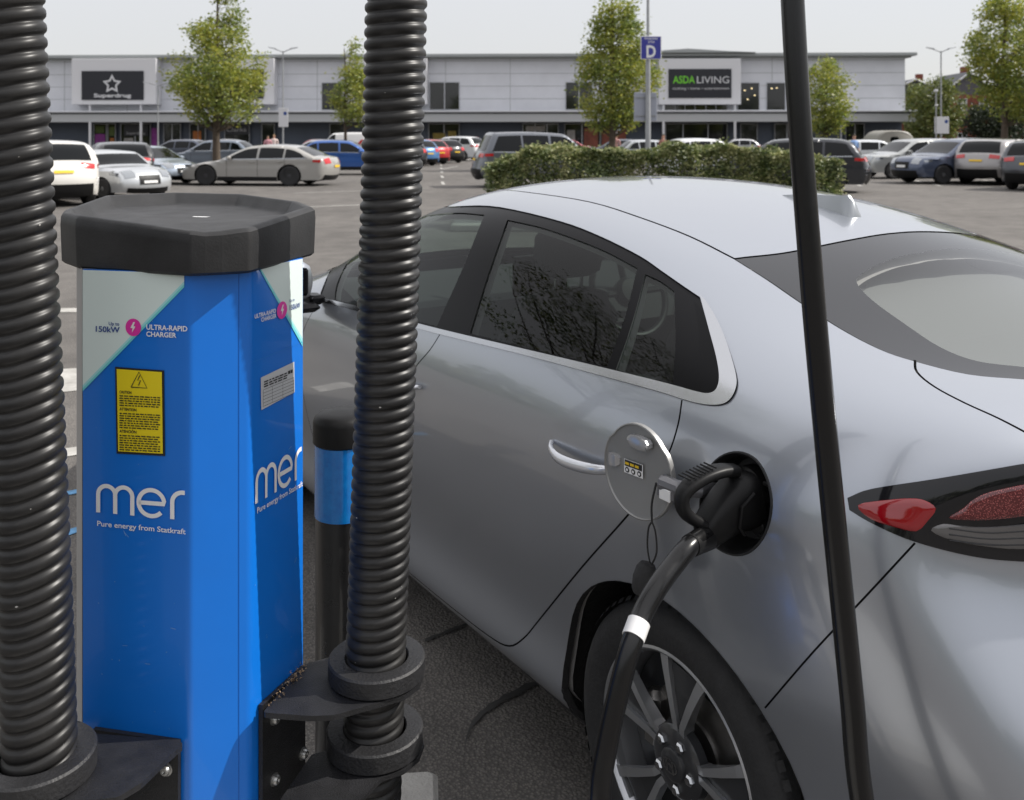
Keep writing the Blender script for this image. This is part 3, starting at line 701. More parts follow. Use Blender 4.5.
for cx in (0.0, 2.70):
    for sd_ in (1, -1): make_wheel(car, cx + .036, .762 * sd_, sd_)
    for sd_ in (1, -1):
        al = MB(); n_ = 30; ring = []
        # liner and rolled lip of the wheel arch
        A = np.linspace(R(-28), R(208), n_)
        uv = inv([(cx + ARX + ARR * math.cos(a), ARZ + ARR * math.sin(a)) for a in A], 'xz'); p = S(uv)
        for q, dr, dy in ((0, .0, .002), (1, .0, -.018), (2, .018, -.028), (3, .03, -.20), (4, .03, -.34)):
            ring.append([Vector((cx + ARX + (x[0] - cx - ARX) * (1 + dr / ARR), (x[1] + dy) * sd_, ARZ + (x[2] - ARZ) * (1 + dr / ARR))) for x in p])
        if sd_ > 0: ring = [r_[::-1] for r_ in ring]
        al.loft(ring, False, False)
        # inner wall of the wheel house
        o = len(al.v); last = ring[-1]; cpt = Vector((cx, last[0].y, .2)); al.v.append(tuple(cpt)); base_i = (len(ring) - 1) * n_
        for i in range(n_ - 1): al.f.append((base_i + i, base_i + i + 1, o)); al.mi.append(0)
        al.build("wheel_arch", M['arch'], car, smooth=True, angle=50)
# underside
ub = MB(); ub.box((1.35, 0, .20), (1.9, 1.6, .05)); ub.box((-.50, 0, .34), (.4, .95, .16)); ub.box((3.2, 0, .28), (.35, 1.2, .12)); ub.build("underbody", M['arch'], car)
# cabin
cf = MB(); cf.box((1.3, 0, .34), (2.4, 1.5, .04)); cf.box((-.15, 0, .60), (.7, 1.2, .04)); cf.build("cabin_floor", M['cabin'], car)
db = MB(); db.loft([[(2.30, y, .60), (2.35, y, .98), (2.05, y, 1.0), (1.78, y, .93), (1.70, y, .80), (1.8, y, .6)] for y in (-.74, -.4, 0, .4, .74)], True, True); db.box((1.35, 0, .55), (.9, .18, .25), 0, .03)
db.build("dashboard", M['cabin'], car, smooth=True)
def seat(cx, cy, w_=.50, rear=False):
    s0 = thing("rear_seat" if rear else "front_seat", (cx, cy, 0)); s0.parent = car
    c = MB(); c.box((.0, 0, .50), (.50, w_, .16), 0, .05); c.build("seat_cushion", M['seat'], s0, smooth=True)
    b_ = MB(); rings = []
    for z, x, hw_, th in ((.50, -.20, .20, .07), (.65, -.25, .245, .075), (.85, -.32, .245, .065), (.98, -.365, .21, .055), (1.07, -.39, .15, .04), (1.09, -.395, .08, .02)):
        hw_ = hw_ * w_ / .5
        rings.append([(x + th * ca, hw_ * sa * (1.0), z) for ca, sa in [(math.copysign(abs(math.cos(t_)) ** .6, math.cos(t_)), math.copysign(abs(math.sin(t_)) ** .6, math.sin(t_))) for t_ in [2 * math.pi * i / 24 for i in range(24)]]])
    b_.loft(rings, True, True); b_.build("seat_back", M['seat'], s0, smooth=True, angle=60)
    for yy in ((0,) if not rear else (-w_ * .27, w_ * .27)):
        h_ = MB(); rings = []
        zt = .02 if not rear else -.03
        for z, a, b2 in ((1.11, .03, .08), (1.125, .05, .115), (1.18, .058, .13), (1.24, .055, .125), (1.28, .035, .09), (1.285, .015, .05)):
            rings.append([(-.41 + a * ca, yy + b2 * sa, z + zt) for ca, sa in [(math.cos(t_), math.copysign(abs(math.sin(t_)) ** .7, math.sin(t_))) for t_ in [2 * math.pi * i / 20 for i in range(20)]]])
        h_.loft(rings, True, True); hd = h_.build("headrest", M['seat'], s0, smooth=True, angle=60)
        q = MB(); q.tube([(-.40, yy - .05, 1.02), (-.41, yy - .05, 1.16)], .006, 8); q.tube([(-.40, yy + .05, 1.02), (-.41, yy + .05, 1.16)], .006, 8); q.build("headrest_post", M['chrome'], hd, smooth=True)
seat(1.45, .38); seat(1.45, -.38); seat(.48, 0, 1.25, True)
sw = MB(); c_ = Vector((1.66, -.38, .93)); ax = Vector((-.9, 0, .43)).normalized(); e1 = Vector((0, 1, 0)); e2 = ax.cross(e1)
sw.tube([c_ + (e1 * math.cos(t_) + e2 * math.sin(t_)) * .185 for t_ in np.linspace(0, 2 * math.pi, 37)], .014, 10, False)
for t_ in (0, math.pi, -math.pi / 2): sw.tube([c_ - ax * .02, c_ + (e1 * math.cos(t_) + e2 * math.sin(t_)) * .18], .014, 8)
sw.lathe(c_, ax, [(.06, -.03), (.065, 0), (.05, .02), (.001, .022)], 20); sw.build("steering_wheel", M['plastic'], car, smooth=True)
sc_ = MB(); sc_.box((1.76, 0.0, 1.02), (.02, .26, .16), 0, .005); sc_.build("dashboard_screen", M['black_gloss'], car, smooth=True)
rvm = MB(); rvm.box((1.62, 0, 1.30), (.03, .24, .07), 0, .012); rvm.tube([(1.64, 0, 1.33), (1.66, 0, 1.40)], .008, 8); rvm.build("rear_view_mirror", M['plastic'], car, smooth=True)
ps = MB(); ps.loft([[(-.56, y, 1.035), (-.56, y, 1.05), (-.2, y, 1.13), (.11, y, 1.245), (.11, y, 1.225), (-.2, y, 1.11)] for y in (-.50, 0, .50)], True, True); ps.build("parcel_shelf", M['shelf'], car)
# number plate, rear, and the lower grille of the front
npm = MB(); npm.box((-.90, 0, .70), (.012, .52, .11), 0, .003); npm.build("number_plate", mat("plate_yellow", (.75, .52, .03), rough=.4), car)
# ------------------------------------------------------------------ the blue charging post
KC = 1.09
def kc(X, Y): return (X * KC, Y * KC)
d1 = Vector((.978, -.208, 0)); d3 = Vector((.361, .932, 0))
B_ = Vector((-.469 * KC, 1.38 * KC, 0)); A_ = B_ - d1 * .174 * KC; C_ = B_ + Vector((.88, .47, 0)).normalized() * .0876 * KC; D_ = C_ + d3 * .1375 * KC
E_ = D_ + Vector((-.05, .17, 0)); E2 = E_ + Vector((-.07, .05, 0)); F_ = A_ + Vector((-.03, .30, 0)); G_ = A_ + Vector((-.055, .10, 0))
ctr = (A_ + D_) / 2; ctr.z = 0
def lc(v): return Vector((v[0] - ctr.x, v[1] - ctr.y, v[2] if len(v) > 2 else 0))
chg = thing("charging_post", ctr, 0, "blue hexagonal electric car charging post with a black lid and yellow caution sticker", "charging post")
M['blue'] = mat("blue_vinyl", (0.003, 0.155, 0.62), rough=0.38, coat=.25, var=.05, vscale=3, rvar=.05)
M['alu'] = mat("grey_aluminium_edge", (0.36, 0.37, 0.38), rough=0.4, metal=.6)
M['lid'] = mat("black_moulded_lid", (0.022, 0.022, 0.023), rough=0.55, var=.4, vscale=7, bump=.06, spec=.4, bscale=260, rvar=.12)
M['mint'] = mat("pale_mint_print", (0.70, 0.80, 0.77), rough=0.35, coat=.2)
M['teal'] = mat("teal_print", (0.16, 0.62, 0.66), rough=0.35)
M['teal2'] = mat("light_teal_print", (0.36, 0.72, 0.74), rough=0.35)
M['navy'] = mat("navy_print", (0.02, 0.06, 0.25), rough=0.4)
M['pink'] = mat("pink_print", (0.72, 0.04, 0.36), rough=0.35)
M['yellow'] = mat("yellow_print_panel", (0.80, 0.64, 0.015), rough=0.38)
M['ink'] = mat("black_ink", (0.015, 0.015, 0.015), rough=0.5)
M['paper'] = mat("silver_rating_plate", (0.62, 0.63, 0.64), rough=0.35, metal=.2)
M['powder'] = mat("black_powder_coat", (0.012, 0.012, 0.0135), rough=0.5, bump=.25, bscale=420, var=.6, vscale=14, rvar=.1)
M['dust'] = mat("dry_dirt", (0.20, 0.12, 0.06), rough=1.0, col2=(0.36, 0.27, 0.17), vscale=60)
M['zinc'] = mat("zinc_bolt", (0.42, 0.42, 0.41), rough=0.38, metal=.9)
ZT = 1.357
poly = [lc(v) for v in (G_, A_, B_, C_, D_, E_, E2, F_)]
rp = round_poly([(p.x, p.y) for p in poly], [.004, .003, .022, .022, .004, .02, .02, .02], 6)
bd = MB(); bd.prism(rp, .06, ZT - .001); bk_ = bd.build("rear_housing", M['alu'], chg, smooth=True, angle=25)
fr_poly = round_poly([(p.x, p.y) for p in (lc(A_), lc(B_), lc(C_), lc(D_))], [0, .022, .022, 0], 6)
ou = [(p[0], p[1]) for p in fr_poly]
def _offs(pl, d):
    o = []
    for i, p in enumerate(pl):
        a, b = Vector(pl[max(i - 1, 0)]), Vector(pl[min(i + 1, len(pl) - 1)]); t = (b - a).normalized(); o.append((p[0] + t.y * d, p[1] - t.x * d))
    return o
bd = MB(); bd.prism(_offs(ou, .0012) + _offs(ou, -.004)[::-1], .06, ZT); cb = bd.build("front_cover", M['blue'], chg, smooth=True, angle=25)
es = MB()
for P0, P1 in ((G_, A_),):
    q0, q1 = lc(P0), lc(P1); n_ = Vector((-(q1 - q0).y, (q1 - q0).x, 0)).normalized() * -.0015
    es.add([q0 + n_ + Vector((0, 0, .06)), q1 + n_ + Vector((0, 0, .06)), q1 + n_ + Vector((0, 0, ZT)), q0 + n_ + Vector((0, 0, ZT))], [(0, 1, 2, 3)])
es.build("edge_strip", M['alu'], chg)
def on_face(P0, d, px, py, off=.0012):
    off += .0012
    """point of the vertical face through P0 along d seen at that pixel"""
    k = (px - PX0) / F; s = (k * P0.y - P0.x) / (d.x - k * d.y); X, Y = P0.x + d.x * s, P0.y + d.y * s
    n_ = Vector((d.y, -d.x, 0)); return lc(Vector((X, Y, H - (py - PY0) * Y / F)) + n_ * off)
f1 = lambda px, py, off=.0012: on_face(A_, d1, px, py, off)
f3 = lambda px, py, off=.0012: on_face(C_, d3, px, py, off)
Zv = Vector((0, 0, 1))
def clipz(p): return Vector((p.x, p.y, min(p.z, ZT - .001)))
def decal(name, m, pts, fn, off=.0012):
    mb = MB(); mb.add([clipz(fn(x, y, off)) for x, y in pts][::-1], [tuple(range(len(pts)))]); return mb.build(name, m, cb)
for nm, fn, pts in (("mint_panel", f1, [(83.5, 262), (185, 262), (185, 281), (83.5, 385)]), ("mint_panel", f3, [(259, 255), (301.5, 245), (301.5, 338), (259, 262)])):
    decal(nm, M['mint'], pts, fn)
for m_, dy0, dy1 in ((M['teal2'], 0, 3), (M['teal'], 3, 6)):
    decal("teal_stripe", m_, [(185, 281 + dy0), (185, 281 + dy1), (83.5, 385 + dy1), (83.5, 385 + dy0)], f1)
    decal("teal_stripe", m_, [(259, 262 + dy0 * 1.4), (301.5, 338 + dy0 * 1.4), (301.5, 338 + dy1 * 1.4), (259, 262 + dy1 * 1.4)], f3)
def face_text(name, m, fn, d, items, off=.0022):
    mb = MB()
    for txt, px, py, hpx, wpx, al, bold in items:
        p = fn(px, py, off); q = fn(px, py - hpx, off); w_ = (fn(px + wpx, py, off) - p).length if wpx else None
        if al == 'R': w_ = (fn(px - wpx, py, off) - p).length
        put_text(mb, txt, p, d, Zv, capheight=abs(q.z - p.z), width=w_, bold=bold, align=al)
    return mb.build(name, m, cb)
face_text("lettering", M['navy'], f1, d1, [("Up to", 120.5, 325.2, 3.4, 10.5, 'R', .015), ("150kW", 121, 332.3, 5.6, 24, 'R', .02)])
face_text("lettering", M['white'], f1, d1, [("ULTRA-RAPID", 147.5, 329.0, 5.0, 41, 'L', .025), ("CHARGER", 147.5, 335.8, 4.8, 30, 'L', .025), ("Pure energy from Statkraft", 98.5, 525.0, 5.2, 88, 'L', .012)])
face_text("lettering", M['white'], f3, d3, [("ULTRA-RAPID", 253, 318.5, 4.3, 21, 'L', .02), ("CHARGER", 259.5, 321.8, 4.1, 15, 'L', .02), ("Pure energy from Statkraft", 255.5, 513, 5.6, 43, 'L', .012)])
face_text("lettering", M['navy'], f3, d3, [("Up to", 288, 302.0, 2.8, 5, 'L', .01), ("150kW", 288, 310.3, 5.2, 10.5, 'L', .01)])
def disc(mb, c, xd, r, rz=None, n=28): mb.add([c + Vector(xd) * r * math.cos(2 * math.pi * i / n) + Zv * (rz or r) * math.sin(2 * math.pi * i / n) for i in range(n)], [tuple(range(n))])
bolt = [(.06, 1), (-.55, -.12), (-.1, -.12), (-.22, -.95), (.5, .22), (.06, .22), (.42, 1)]
for fn, d, px, py, r in ((f1, d1, 134.5, 327.0, .0140), (f3, d3, 280.5, 310, .0148)):
    mb = MB(); c = fn(px, py, .002); disc(mb, c, d, r); mb.build("lightning_badge", M['pink'], cb)
    mb = MB(); c = fn(px, py, .0028); mb.add([c + d * x * r * .62 + Zv * y * r * .62 for x, y in bolt], [tuple(range(len(bolt)))]); mb.build("lightning_mark", M['white'], cb)
def arc(cx, cy, r, a0, a1, n=14): return [(cx + r * math.cos(R(a0 + (a1 - a0) * i / n)), cy + r * math.sin(R(a0 + (a1 - a0) * i / n))) for i in range(n + 1)]
def mer(fn, d, px, py, s, pw_):
    mb = MB(); o = fn(px, py, .0022); sx_ = (fn(px + pw_, py, .0022) - o).length / 3.13; x, y = Vector(d) * sx_, Zv * s; W_ = .15
    stroke(mb, [(0, 0), (0, .66)] + arc(.31, .66, .31, 180, 0)[1:] + [(.62, 0)], W_, o, x, y)
    stroke(mb, [(.62, .62)] + arc(.93, .66, .31, 180, 0)[0:] + [(1.24, 0)], W_, o + Vector((d.y, -d.x, 0)) * .0002, x, y)
    stroke(mb, arc(1.92, .50, .46, -42, -360, 30) + [(1.48, .49)], W_, o, x, y)
    stroke(mb, [(2.66, 0), (2.66, .58)] + arc(3.02, .60, .36, 180, 92)[1:] + [(3.10, .96)], W_, o, x, y)
    mb.build("lettering", M['white'], cb)
hx = (f1(98, 510) - f1(98, 481)).length
mer(f1, d1, 99.5, 511.5, hx * .96, 87); mer(f3, d3, 255.0, 503, (f3(256, 501) - f3(256, 468)).length * .96, 43)
# yellow caution sticker
decal("caution_sticker_border", M['ink'], [(116, 366.5), (165, 370), (166, 455.5), (117.5, 453)], f1, .0014)
decal("caution_sticker", M['yellow'], [(118, 368.5), (163, 371.6), (164, 453), (119.5, 450.6)], f1, .0022)
mb = MB(); L_ = lambda pts, wd: stroke(mb, pts, wd, f1(0, 0, .003) * 0 + o_, d1, Zv)
o_ = f1(140.5, 387, .003); u_ = (f1(141.5, 387, .003) - o_).length
L_([(-8 * u_, 0), (8 * u_, 0), (0, 14 * u_), (-8 * u_, 0), (-6 * u_, 0)], .9 * u_)
L_([(1 * u_, 11 * u_), (-1.5 * u_, 6.5 * u_), (1.6 * u_, 6.5 * u_), (-.6 * u_, 2 * u_)], .9 * u_)
rnd = random.Random(5)
for hy, word in ((391.5, "CAUTION"), (408.5, "ATTENTION"), (430.5, "ATENCIÓN")):
    p = f1(121, hy + 1.0, .003); put_text(mb, word, p, d1, Zv, capheight=2.4 * u_, width=(12 if word == "CAUTION" else 17) * u_, bold=.03)
for blk, n in ((395, 5), (412.5, 7), (434.5, 7)):
    for r_ in range(n):
        x = 121.0
        if blk + r_ * 2.3 > 451: break
        while x < 160:
            w2 = rnd.uniform(1.5, 5)
            w2 = min(w2, 161.5 - x); p = f1(x, blk + r_ * 2.35 + .05 * (x - 120), .003); stroke(mb, [(0, 0), (w2 * u_, 0)], 1.0 * u_, p, d1, Zv); x += w2 + .9
mb.build("sticker_print", M['ink'], cb)
# rating plate on the side
decal("rating_plate", M['paper'], [(259.5, 377.5), (293, 361.5), (293.5, 392), (260, 410)], f3, .0014)
mb = MB()
o0 = f3(260.5, 409, .0024); w0 = (f3(292, 409, .0024) - o0).length; h0 = (f3(260.5, 379, .0024) - o0).length
for k in range(6): stroke(mb, [(.03 * w0, h0 * (.08 + .11 * k)), (.97 * w0, h0 * (.08 + .11 * k))], .0006, o0, d3, Zv)
for x in (.03, .3, .62, .97): stroke(mb, [(x * w0, h0 * .08), (x * w0, h0 * .63)], .0006, o0, d3, Zv)
for k in range(3):
    x = .05
    while x < .75:
        w2 = rnd.uniform(.05, .16); stroke(mb, [(x * w0, h0 * (.72 + .08 * k)), ((x + w2) * w0, h0 * (.72 + .08 * k))], .0022, o0, d3, Zv); x += w2 + .03
for x in (.82, .90): stroke(mb, [(x * w0, h0 * .82), (x * w0, h0 * .93)], .006, o0, d3, Zv)
mb.build("plate_print", M['ink'], cb)
# thin film seam of the wrap on the side face
mb = MB(); a, b = f3(252, 362, .0016), f3(301, 342, .0016); v = (b - a); mb.quad(a, b, b + Zv * .0007, a + Zv * .0007); mb.build("wrap_seam", mat("wrap_edge", (.02, .2, .6), rough=.3), cb)
# fixings, scratches and specks on the cover
mb = MB(); rn2 = random.Random(12)
for k in range(46):
    fn, d = (f1, d1) if rn2.random() < .6 else (f3, d3)
    px_ = rn2.uniform(88, 184) if fn is f1 else rn2.uniform(252, 298); py_ = rn2.choice([rn2.uniform(530, 730), rn2.uniform(290, 730)])
    a = rn2.uniform(0, 3.14); L3 = rn2.choice([.0008, .0012, .002, .009]); stroke(mb, [(0, 0), (L3 * math.cos(a), L3 * math.sin(a))], rn2.uniform(.0004, .0011), fn(px_, py_, .0018), d, Zv)
mb.build("scratch", mat("pale_scratch", (.22, .38, .62), rough=.7), cb)
d2 = (C_ - B_).normalized(); n2_ = Vector((d2.y, -d2.x, 0))
mb = MB(); q = lc(B_ + d2 * (C_ - B_).length * .80) + n2_ * .0016; mb.quad(q + Zv * .08, q + d2 * .0012 + Zv * .08, q + d2 * .0012 + Zv * (ZT - .004), q + Zv * (ZT - .004)); mb.build("wrap_seam", mat("wrap_edge_dark", (.002, .09, .40), rough=.3), cb)
# moulded lid: every corner traced with its own height
def cap_pt(px, py, Y): return lc(at(px, py, Y))
KY = KC
tops = [(61, 213, 1.50), (63, 209.5, 1.62), (105, 195, 1.93), (175, 192, 2.04), (243, 193.5, 1.99), (300, 201, 1.80), (315, 207, 1.60), (250, 228, 1.385), (222, 231.5, 1.368), (205, 232.5, 1.36), (190, 231, 1.355), (76, 216, 1.435)]
tv_ = [cap_pt(a, b, c * KY) for a, b, c in tops]
def hull_ring(pts, off, zf):
    c = sum(pts, Vector()) / len(pts); out = []
    P = [(p.x, p.y) for p in pts]; Q = inset_poly(P, off)
    return [Vector((q[0], q[1], zf(p, i))) for i, (p, q) in enumerate(zip(pts, Q))]
area = sum(tv_[i - 1].x * tv_[i].y - tv_[i].x * tv_[i - 1].y for i in range(len(tv_)))
if area < 0: tv_ = tv_[::-1]
# densify the outline so that the moulding can be rounded
zs = [p.z for p in tv_]; dens = []
rp2 = round_poly([(p.x, p.y) for p in tv_], .010, 4)
def z_at(q):
    wts = [(1 / (((p.x - q[0]) ** 2 + (p.y - q[1]) ** 2) + 1e-5) ** 1.5) for p in tv_]; return sum(w_ * p.z for w_, p in zip(wts, tv_)) / sum(wts)
ring0 = [Vector((q[0], q[1], z_at(q))) for q in rp2]
ZB = ZT - .003
def rr(off, fz): 
    c = sum(ring0, Vector()) / len(ring0); k_ = 1 - off / .19
    return [Vector((c.x + (p.x - c.x) * k_, c.y + (p.y - c.y) * k_, fz(p.z))) for p in ring0]
cap = MB(); ZTOP = sum(p.z for p in ring0) / len(ring0)
rings = [rr(.03, lambda z: ZB + .002), rr(.006, lambda z: ZB), rr(.001, lambda z: ZB + .005), rr(-.001, lambda z: z - .020), rr(.0, lambda z: z - .006), rr(.004, lambda z: z - .001), rr(.008, lambda z: z), rr(.013, lambda z: z), rr(.015, lambda z: z - .002), rr(.024, lambda z: z - .020), rr(.028, lambda z: z - .024), rr(.09, lambda z: z * .5 + .5 * ZTOP - .024), rr(.18, lambda z: ZTOP - .024)]
cap.loft(rings, True, True)
lid = cap.build("lid", M['lid'], chg, smooth=True, angle=40)
mb = MB(); c_ = cap_pt(204, 210, 1.74 * KC); 
rn = random.Random(2); zt_ = max(v.z for v in rings[-1]) ; mb.add([Vector((c_.x + (.016 + .006 * rn.random()) * math.cos(t_), c_.y + (.02 + .01 * rn.random()) * math.sin(t_), ZTOP - .022)) for t_ in np.linspace(0, 2 * math.pi, 15)[:-1]], [tuple(range(14))])
mb.build("white_spot", M['white'], lid)  # small irregular white spot lying on the lid
# ---- brackets and hose collars
def bracket(zp, edge_px, outline_px, hose_xy, bolts, face, d, P0, flange_px, th=.009):
    """horizontal plate at height zp carried on a flange bolted to the post"""
    out = [lc(atz(x, y, zp)) for x, y in outline_px]
    pl = [(p.x, p.y) for p in out]
    ar = sum(pl[i - 1][0] * pl[i][1] - pl[i][0] * pl[i - 1][1] for i in range(len(pl)))
    if ar < 0: pl = pl[::-1]
    m_ = MB(); m_.prism(round_poly(pl, .012, 4), zp - th, zp)
    br = m_.build("hose_bracket", M['powder'], chg, smooth=True, angle=40)
    n_ = Vector((d.y, -d.x, 0))
    a, b = on_face(P0, d, flange_px[0], 700, 0), on_face(P0, d, flange_px[1], 700, 0)
    m_ = MB(); za, zb_ = zp - .19, zp - .001
    q = [a + n_ * .002, b + n_ * .002, b + n_ * .010, a + n_ * .010]
    m_.prism([(p.x, p.y) for p in q], za, zb_); m_.build("flange", M['powder'], br)
    for s_, dz in bolts:
        c = a + (b - a) * s_ + n_ * .010; c.z = zp - dz
        m_ = MB(); m_.lathe(c, n_, [(.0105, 0), (.0105, .002), (.008, .0022), (.008, .0065), (.006, .009), (.003, .0092), (.001, .007)], 16); m_.build("bolt", M['zinc'], br, smooth=True, angle=40)
    return br
def collar(zc, c, r_in, r_out, h, parent):
    m_ = MB(); m_.lathe((c.x, c.y, zc), (0, 0, 1), [(r_in, 0), (r_out - .003, 0), (r_out, .003), (r_out, h - .003), (r_out - .003, h), (r_in + .002, h), (r_in, h - .002)], 56, True)
    m_.build("hose_collar", M['collar'], parent, smooth=True, angle=40)
M['collar'] = mat("dark_rubber_collar", (0.016, 0.016, 0.0175), rough=0.55, var=.3, vscale=20, bump=.2, bscale=180)
HR = .0525
# hose axes (world): lower and upper points
hoseL = [atz(36, 752, .655), at(8, 0, 1.40)]; 
RZ = .672
hoseR = [atz(377, 655, RZ), at(394, 0, 1.60)]
def axis_at(h, z):
    a, b = h; t = (z - a.z) / (b.z - a.z); return a + (b - a) * t
def circ_px_outline(c, r, a0, a1, n, z):
    out = []
    for i in range(n):
        a = R(a0 + (a1 - a0) * i / (n - 1)); X, Y = c.x + r * math.cos(a), c.y + r * math.sin(a)
        out.append((PX0 + F * X / Y, PY0 + F * (H - z) / Y))
    return out
zl = .62; cL = axis_at(hoseL, zl + .02)
oL = [(90, 733), (178, 740), (184, 744), (176, 750), (163, 762), (141, 783), (118, 797)] + circ_px_outline(cL, .094, -40, -270, 9, zl) + [(62, 727)]
bL = bracket(zl, None, oL, cL, [(.87, .046), (.87, .14), (.2, .046), (.2, .14)], f1, d1, A_, (97, 182))
collar(zl + .001, cL, HR + .001, .0835, .034, bL); collar(zl - .16, axis_at(hoseL, zl - .15), HR + .001, .0835, .034, bL)
zr = RZ - .034; cR = axis_at(hoseR, zr + .02)
oR = [(263, 712), (305, 664), (330, 657)] + circ_px_outline(cR, .082, 140, -75, 9, zr) + [(334, 715), (312, 716), (270, 713)]
bR = bracket(zr, None, oR, cR, [(.25, .040), (.25, .142), (.93, .150)], f3, d3, C_, (257, 300))
collar(zr + .001, cR, HR + .001, .0835, .032, bR)
zr2 = zr - .128; cR2 = axis_at(hoseR, zr2 + .02)
oR2 = [(280, 800), (312, 754), (330, 750)] + circ_px_outline(cR2, .086, 140, -75, 9, zr2) + [(334, 830), (300, 840)]
m_ = MB(); pl = [lc(atz(x, y, zr2)) for x, y in oR2]; pl = [(p.x, p.y) for p in pl]
ar = sum(pl[i - 1][0] * pl[i][1] - pl[i][0] * pl[i - 1][1] for i in range(len(pl)))
if ar < 0: pl = pl[::-1]
m_.prism(round_poly(pl, .01, 3), zr2 - .007, zr2); bR2 = m_.build("hose_bracket", M['powder'], chg, smooth=True, angle=40)
# collars are children of the post: their coordinates are local to it
for o in list(bL.children) + list(bR.children):
    if o.name.startswith("hose_collar"): o.location = (-ctr.x, -ctr.y, 0)
collar(zr2 + .001, cR2, HR + .001, .0835, .034, bR2)
for o in bR2.children: o.location = (-ctr.x, -ctr.y, 0)
# dry leaves and grit caught where bracket meets post
mb = MB(); rn = random.Random(8)
def crumb(c, s):
    a = rn.uniform(0, 6.28); b = rn.uniform(-.6, .6); u = Vector((math.cos(a), math.sin(a), b)).normalized(); v = u.cross(Vector((rn.uniform(-1, 1), rn.uniform(-1, 1), 1))).normalized()
    mb.add([c - u * s, c + v * s * .5, c + u * s, c - v * s * .45 + Vector((0, 0, s * .4))], [(0, 1, 2), (0, 2, 3)])
pa, pb = lc(atz(268, 706, zr)), lc(atz(306, 663, zr))
for k in range(130):
    t = rn.random() ** .8; c = pa + (pb - pa) * (t if rn.random() < .6 else rn.gauss(.62, .12)); c = c + Vector((abs(rn.gauss(0, .006)), -abs(rn.gauss(0, .004)), 0)); c.z = zr + .001 + rn.random() ** 3 * .02
    crumb(c, rn.uniform(.0008, .0035))
mb.build("leaf_litter", M['dust'], bR)
# ---- corrugated hoses
M['hose'] = mat("black_corrugated_plastic", (0.010, 0.010, 0.0105), rough=0.40, col2=(.026, .025, .024), vscale=9, rvar=.08, spec=.36)
def hose(name, ax, z0, z1, pitch, label, tilt=(0, 0), sag=None):
    a, b = ax; d = (b - a).normalized()
    base = axis_at(ax, z0); top = axis_at(ax, z1); L = (top - base).length; n = int(L / pitch)
    root_o = thing(name, base, 0, label, "hose", "corrugated cable hoses at the charging post")
    e1 = Vector((1, 0, 0)); e1 = (e1 - d * e1.dot(d)).normalized(); e2 = d.cross(e1)
    # the rings sit slightly skewed on the axis
    mb = MB(); rings = []; K = 64
    prof = [(.0, .905), (.10, .92), (.20, .965), (.32, .992), (.5, 1.0), (.68, .992), (.80, .965), (.90, .92)]
    for i in range(n):
        for t, rf in prof:
            h = (i + t + .10 * noise.noise(Vector((i * .23, a.x * 5, 0)))) * pitch; bend = e1 * (.004 * math.sin(h * 2.3 + a.x * 9)) + e2 * (.004 * math.sin(h * 1.7))
            rings.append([bend + d * (h + tilt[0] * math.cos(th) * HR + tilt[1] * math.sin(th) * HR) + (e1 * math.cos(th) + e2 * math.sin(th)) * HR * rf for th in [2 * math.pi * k / K for k in range(K)]])
    mb.loft(rings, True, True); mb.build("corrugated_sleeve", M['hose'], root_o, smooth=True, angle=180)
    # pale scuffs and paint flecks on the crests
    m2 = MB(); r_ = random.Random(int(abs(a.x) * 1000))
    for k in range(26):
        i = r_.randrange(n); th = r_.uniform(math.pi, 2 * math.pi); h = (i + .5 + r_.uniform(-.15, .15)) * pitch; wd = r_.uniform(.0006, .0022)
        o = d * (h + tilt[0] * math.cos(th) * HR + tilt[1] * math.sin(th) * HR); u = e1 * math.cos(th) + e2 * math.sin(th); t_ = -e1 * math.sin(th) + e2 * math.cos(th)
        c = o + u * (HR * 1.004); m2.add([c - t_ * wd, c - d * wd * .7, c + t_ * wd * 1.3, c + d * wd * .6], [(0, 1, 2, 3)])
    m2.build("scuff_mark", mat("pale_scuff", (.45, .44, .42), rough=.9), root_o)
    return root_o
PITCH = 12.25 * 1.62 / F
hose("corrugated_hose", hoseL, .03, 2.45, PITCH * 1.06, "thick black corrugated hose at the far left, left of the blue charging post", (.14, .10))
hose("corrugated_hose", hoseR, .03, 2.45, PITCH, "thick black corrugated hose between the blue charging post and the silver car", (.10, .0))
